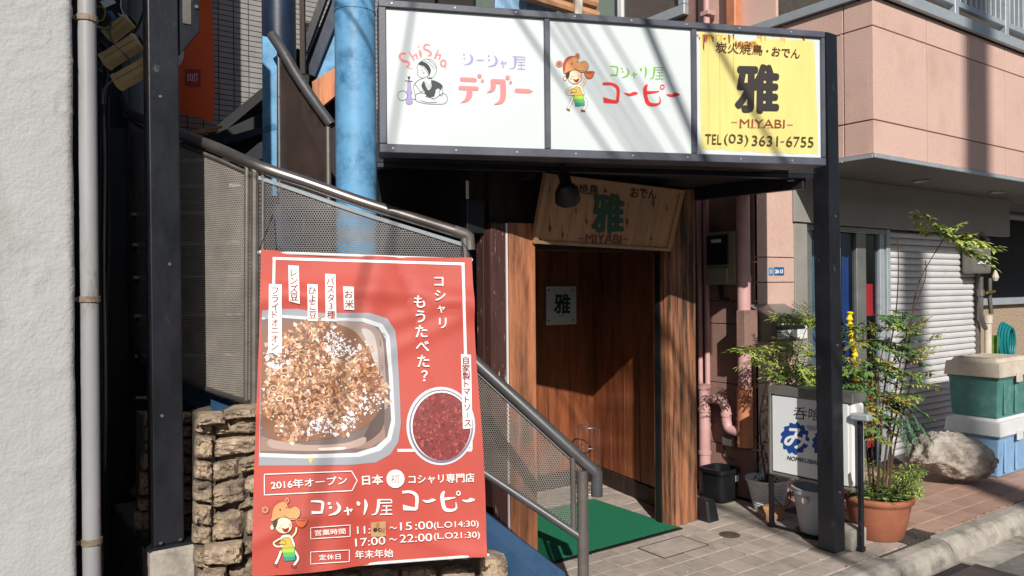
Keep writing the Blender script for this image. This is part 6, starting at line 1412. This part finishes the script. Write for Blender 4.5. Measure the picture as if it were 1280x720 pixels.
# big rock
c = onz(1200, 611); c = Vector((c.x + .10, c.y + .11, 0)); dR = (c - CAM).dot(CD)
zt_ = at(1200, 541, dR - .0).z; wR = 101 / 960 * dR / 2
m = MB(); NU, NV_ = 96, 64
ax = Vector((CR.x, CR.y, 0)).normalized(); ay = vd.normalized(); zc = zt_ * .54
def rock(a, b):
    th, ph = a * 2 * math.pi, (b - .5) * math.pi
    d = Vector((math.cos(ph) * math.cos(th), math.cos(ph) * math.sin(th), math.sin(ph)))
    e = 3.0; k = (abs(d.x) ** e + abs(d.y) ** e + abs(d.z) ** e) ** (-1 / e)
    p = Vector((d.x * k * wR * .98, d.y * k * .20, d.z * k * zt_ * .47))
    q = p * 9; n_ = noise.noise(q * .35) * .06 + (abs(noise.noise(q * .8)) - .2) * -.07 + abs(noise.noise(q * 2.1)) * -.024 + noise.noise(q * 5) * .006
    p += d * n_
    low = max(0, -p.z / (zt_ * .5)); p.x *= 1 - .22 * low ** 2 ; p.y *= 1 - .2 * low
    p.z -= .05 * (p.x / wR) ** 2 if p.z > 0 else 0
    p.z += .10 * max(0, -p.x / wR) * low + .02 * low
    return c + ax * p.x + ay * p.y + Vector((0, 0, max(.0, zc + p.z)))
m.grid(rock, NU, NV_); bo = build("boulder", m, mROCK, smooth=True, ang=60, recalc=True, label="large pale craggy boulder on the pavement in front of the shutter"); tag(bo, cat="boulder")

# storage boxes
C_ = onz(1250, 599); bX, bY0, bY1 = C_.x, C_.y, C_.y + .40; bL = .62
zq = lambda y: at(1250, y, (Vector((bX, bY0, 0)) - CAM).dot(CD)).z
def tote(name, label, z0, z1, zl, mb_m, ml, grp):
    t = thing(name, label, "storage box", (bX + bL / 2, (bY0 + bY1) / 2, z0), grp); i0, i1 = .025, .008
    m = MB().hexa([(bX + i0, bY0 + i0, z0), (bX + bL - i0, bY0 + i0, z0), (bX + bL - i0, bY1 - i0, z0), (bX + i0, bY1 - i0, z0), (bX + i1, bY0 + i1, z1), (bX + bL - i1, bY0 + i1, z1), (bX + bL - i1, bY1 - i1, z1), (bX + i1, bY1 - i1, z1)])
    build("body", m, mb_m, t, bev=.014, bseg=3)
    build("rim", MB().box((bX, bY0, z1 - .02), (bX + bL, bY1, z1 - .0)), mb_m, t, bev=.006)
    for k in range(3):
        x = bX + .1 + k * .2; build("body_rib", MB().box((x, bY0 - .001, z0 + .03), (x + .035, bY0 + .016, z1 - .03)), mb_m, t, bev=.006)
    o = .018
    LID = build("lid", MB().hexa([(bX - o, bY0 - o, z1 + .001), (bX + bL + o, bY0 - o, z1 + .001), (bX + bL + o, bY1 + o, z1 + .001), (bX - o, bY1 + o, z1 + .001), (bX - o + .012, bY0 - o + .012, zl - .03), (bX + bL + o - .012, bY0 - o + .012, zl - .03), (bX + bL + o - .012, bY1 + o - .012, zl - .03), (bX - o + .012, bY1 + o - .012, zl - .03)]), ml, t, bev=.008, bseg=2)
    build("lid_top", MB().hexa([(bX + .02, bY0 + .02, zl - .031), (bX + bL - .02, bY0 + .02, zl - .031), (bX + bL - .02, bY1 - .02, zl - .031), (bX + .02, bY1 - .02, zl - .031), (bX + .04, bY0 + .04, zl), (bX + bL - .04, bY0 + .04, zl), (bX + bL - .04, bY1 - .04, zl), (bX + .04, bY1 - .04, zl)]), ml, LID, bev=.006, bseg=2)
    for k in range(4): build("lid_rib", MB().box((bX + .06 + k * .14, bY0 + .05, zl + .0005), (bX + .10 + k * .14, bY1 - .05, zl + .006)), ml, LID, bev=.002)
    for yy in (bY0 - .03,): build("latch", MB().box((bX + bL * .42, yy, z1 - .05), (bX + bL * .58, yy + .014, z1 + .03)), ml, t, bev=.004)
tote("storage_box", "light blue plastic storage box with grey white lid, underneath the teal one", .002, zq(547), zq(524), mLBLUE, mLIDW, "stacked storage boxes")
tote("storage_box", "worn teal plastic storage box with beige lid, on top of the blue one", zq(526) + .006, zq(473), zq(450), mTEAL, mLIDB, "stacked storage boxes")

# kerb litter and weeds
r5 = random.Random(4); wdm = MB()
for k in range(150):
    x = r5.uniform(3.9, 7.4); p = Vector((x, 2.392 + r5.gauss(0, .006), .0)); leaf(wdm, p, Vector((r5.gauss(0, .6), r5.gauss(0, .3), r5.uniform(.2, 1))), Vector((0, 1, 0)), r5.uniform(.006, .02), .006, 0)
build("moss", wdm, mat("moss", (84, 84, 50), rough=.9, bump=0), kind='stuff', recalc=False)
dl_ = MB()
for k in range(60):
    x, y = r5.uniform(2.9, 6.8), r5.uniform(2.45, 3.4); leaf(dl_, Vector((x, y, .004)), Vector((r5.gauss(0, 1), r5.gauss(0, 1), .05)), Vector((0, 0, 1)), r5.uniform(.008, .022), r5.uniform(.005, .012), r5.choice([0, 1]))
build("fallen_leaves", dl_, [mat("dry_leaf", (170, 140, 96), rough=.9, bump=0), mat("paper_bit", (216, 208, 190), rough=.9, bump=0)], kind='stuff', recalc=False)

# ============================================================ overhead: utility pole across the street and its cables (their shadows fall on the sign and wall)
Su = Vector((-0.60, -1.0, 0.735))
qp = Vector((6.42, 2.79, 3.0)) + Su * 14.0
up2 = thing("utility_pole", "tall grey concrete utility pole across the street", "utility pole", (qp.x, qp.y, -.12))
build("shaft", MB().tube([(qp.x, qp.y, -.12), (qp.x, qp.y, 15.5)], [.22, .18], 20), mCONC, up2, smooth=True)
build("crossarm", MB().box((qp.x - .9, qp.y - .05, 14.9), (qp.x + .9, qp.y + .05, 15.0)), mSTEELD, up2)
def over(px, py, wx, r, lab, t=4.0):
    u, v = SF.uv(px, py); q = SF.p(u, v) + Su * t; d = Vector((wx, 1, .02))
    P = [q + d * k + Vector((0, 0, .02 * (k / 3) ** 2)) for k in (-9, -6, -3, 0, 1.5, 3)]
    o = build("overhead_cable", MB().tube(P, r, 6), mCABLE, label=lab); tag(o, cat="cable", group="overhead cables above the street")
for args in ((838, 105, .25, .024, "thickest black overhead cable, whose broad shadow crosses the middle white panel"), (735, 90, .10, .008, "thin overhead cable second from the left of the close bunch"), (748, 90, .10, .009, "thin overhead cable in the centre of the close bunch"), (762, 90, .11, .008, "thin overhead cable next to the centre one of the bunch"), (722, 90, .09, .007, "thinnest overhead cable at the left edge of the close bunch"),
             (790, 90, .12, .007, "thin overhead cable between the close bunch and the thickest cable"), (712, 120, .08, .010, "overhead cable whose shadow falls near the first mullion of the sign"), (510, 50, .75, .010, "slanting overhead cable whose shadow crosses the corner of the first panel"), (930, 120, .14, .014, "overhead cable whose shadow crosses the yellow panel")): over(*args)

# unseen building added across the street (behind the viewer) to block the low sky
ob2 = thing("sky_blocking_building", "unseen low grey building added across the street to block the low sky", "building", (0, -17, -.12))
build("wall", MB().box((-26, -20, -.12), (30, -14.0, 5.4)), mSOFFIT, ob2)
build("parapet", MB().box((-26.05, -20.05, 5.4), (30.05, -13.95, 5.7)), mCONC, ob2)
for k in range(14): build("window", MB().box((-24 + k * 3.8, -13.998, .9), (-22 + k * 3.8, -13.96, 2.5)), mGLASSD if False else mRUBBER, ob2)
# bolts and weld seams on the black posts
for (px_2, py_2, d_) in ((201, 120, 3.55), (214, 330, 3.55), (203, 520, 3.55)):
    q = at(px_2, py_2, 3.58); q = Vector((q.x, pb.y - .0665, q.z)); build("bolt", MB().tube([q, q - Vector((0, .006, 0))], .008, 6), mSTEELD, lp)
for zz_ in (.35, 1.2, 1.95):
    build("bolt", MB().tube([(pbv.x + (top.x - pbv.x) * zz_ / 3, pbv.y - .05 + (top.y - pbv.y) * zz_ / 3, zz_), (pbv.x + (top.x - pbv.x) * zz_ / 3, pbv.y - .06 + (top.y - pbv.y) * zz_ / 3, zz_)], .007, 6), mSTEELD, pp)
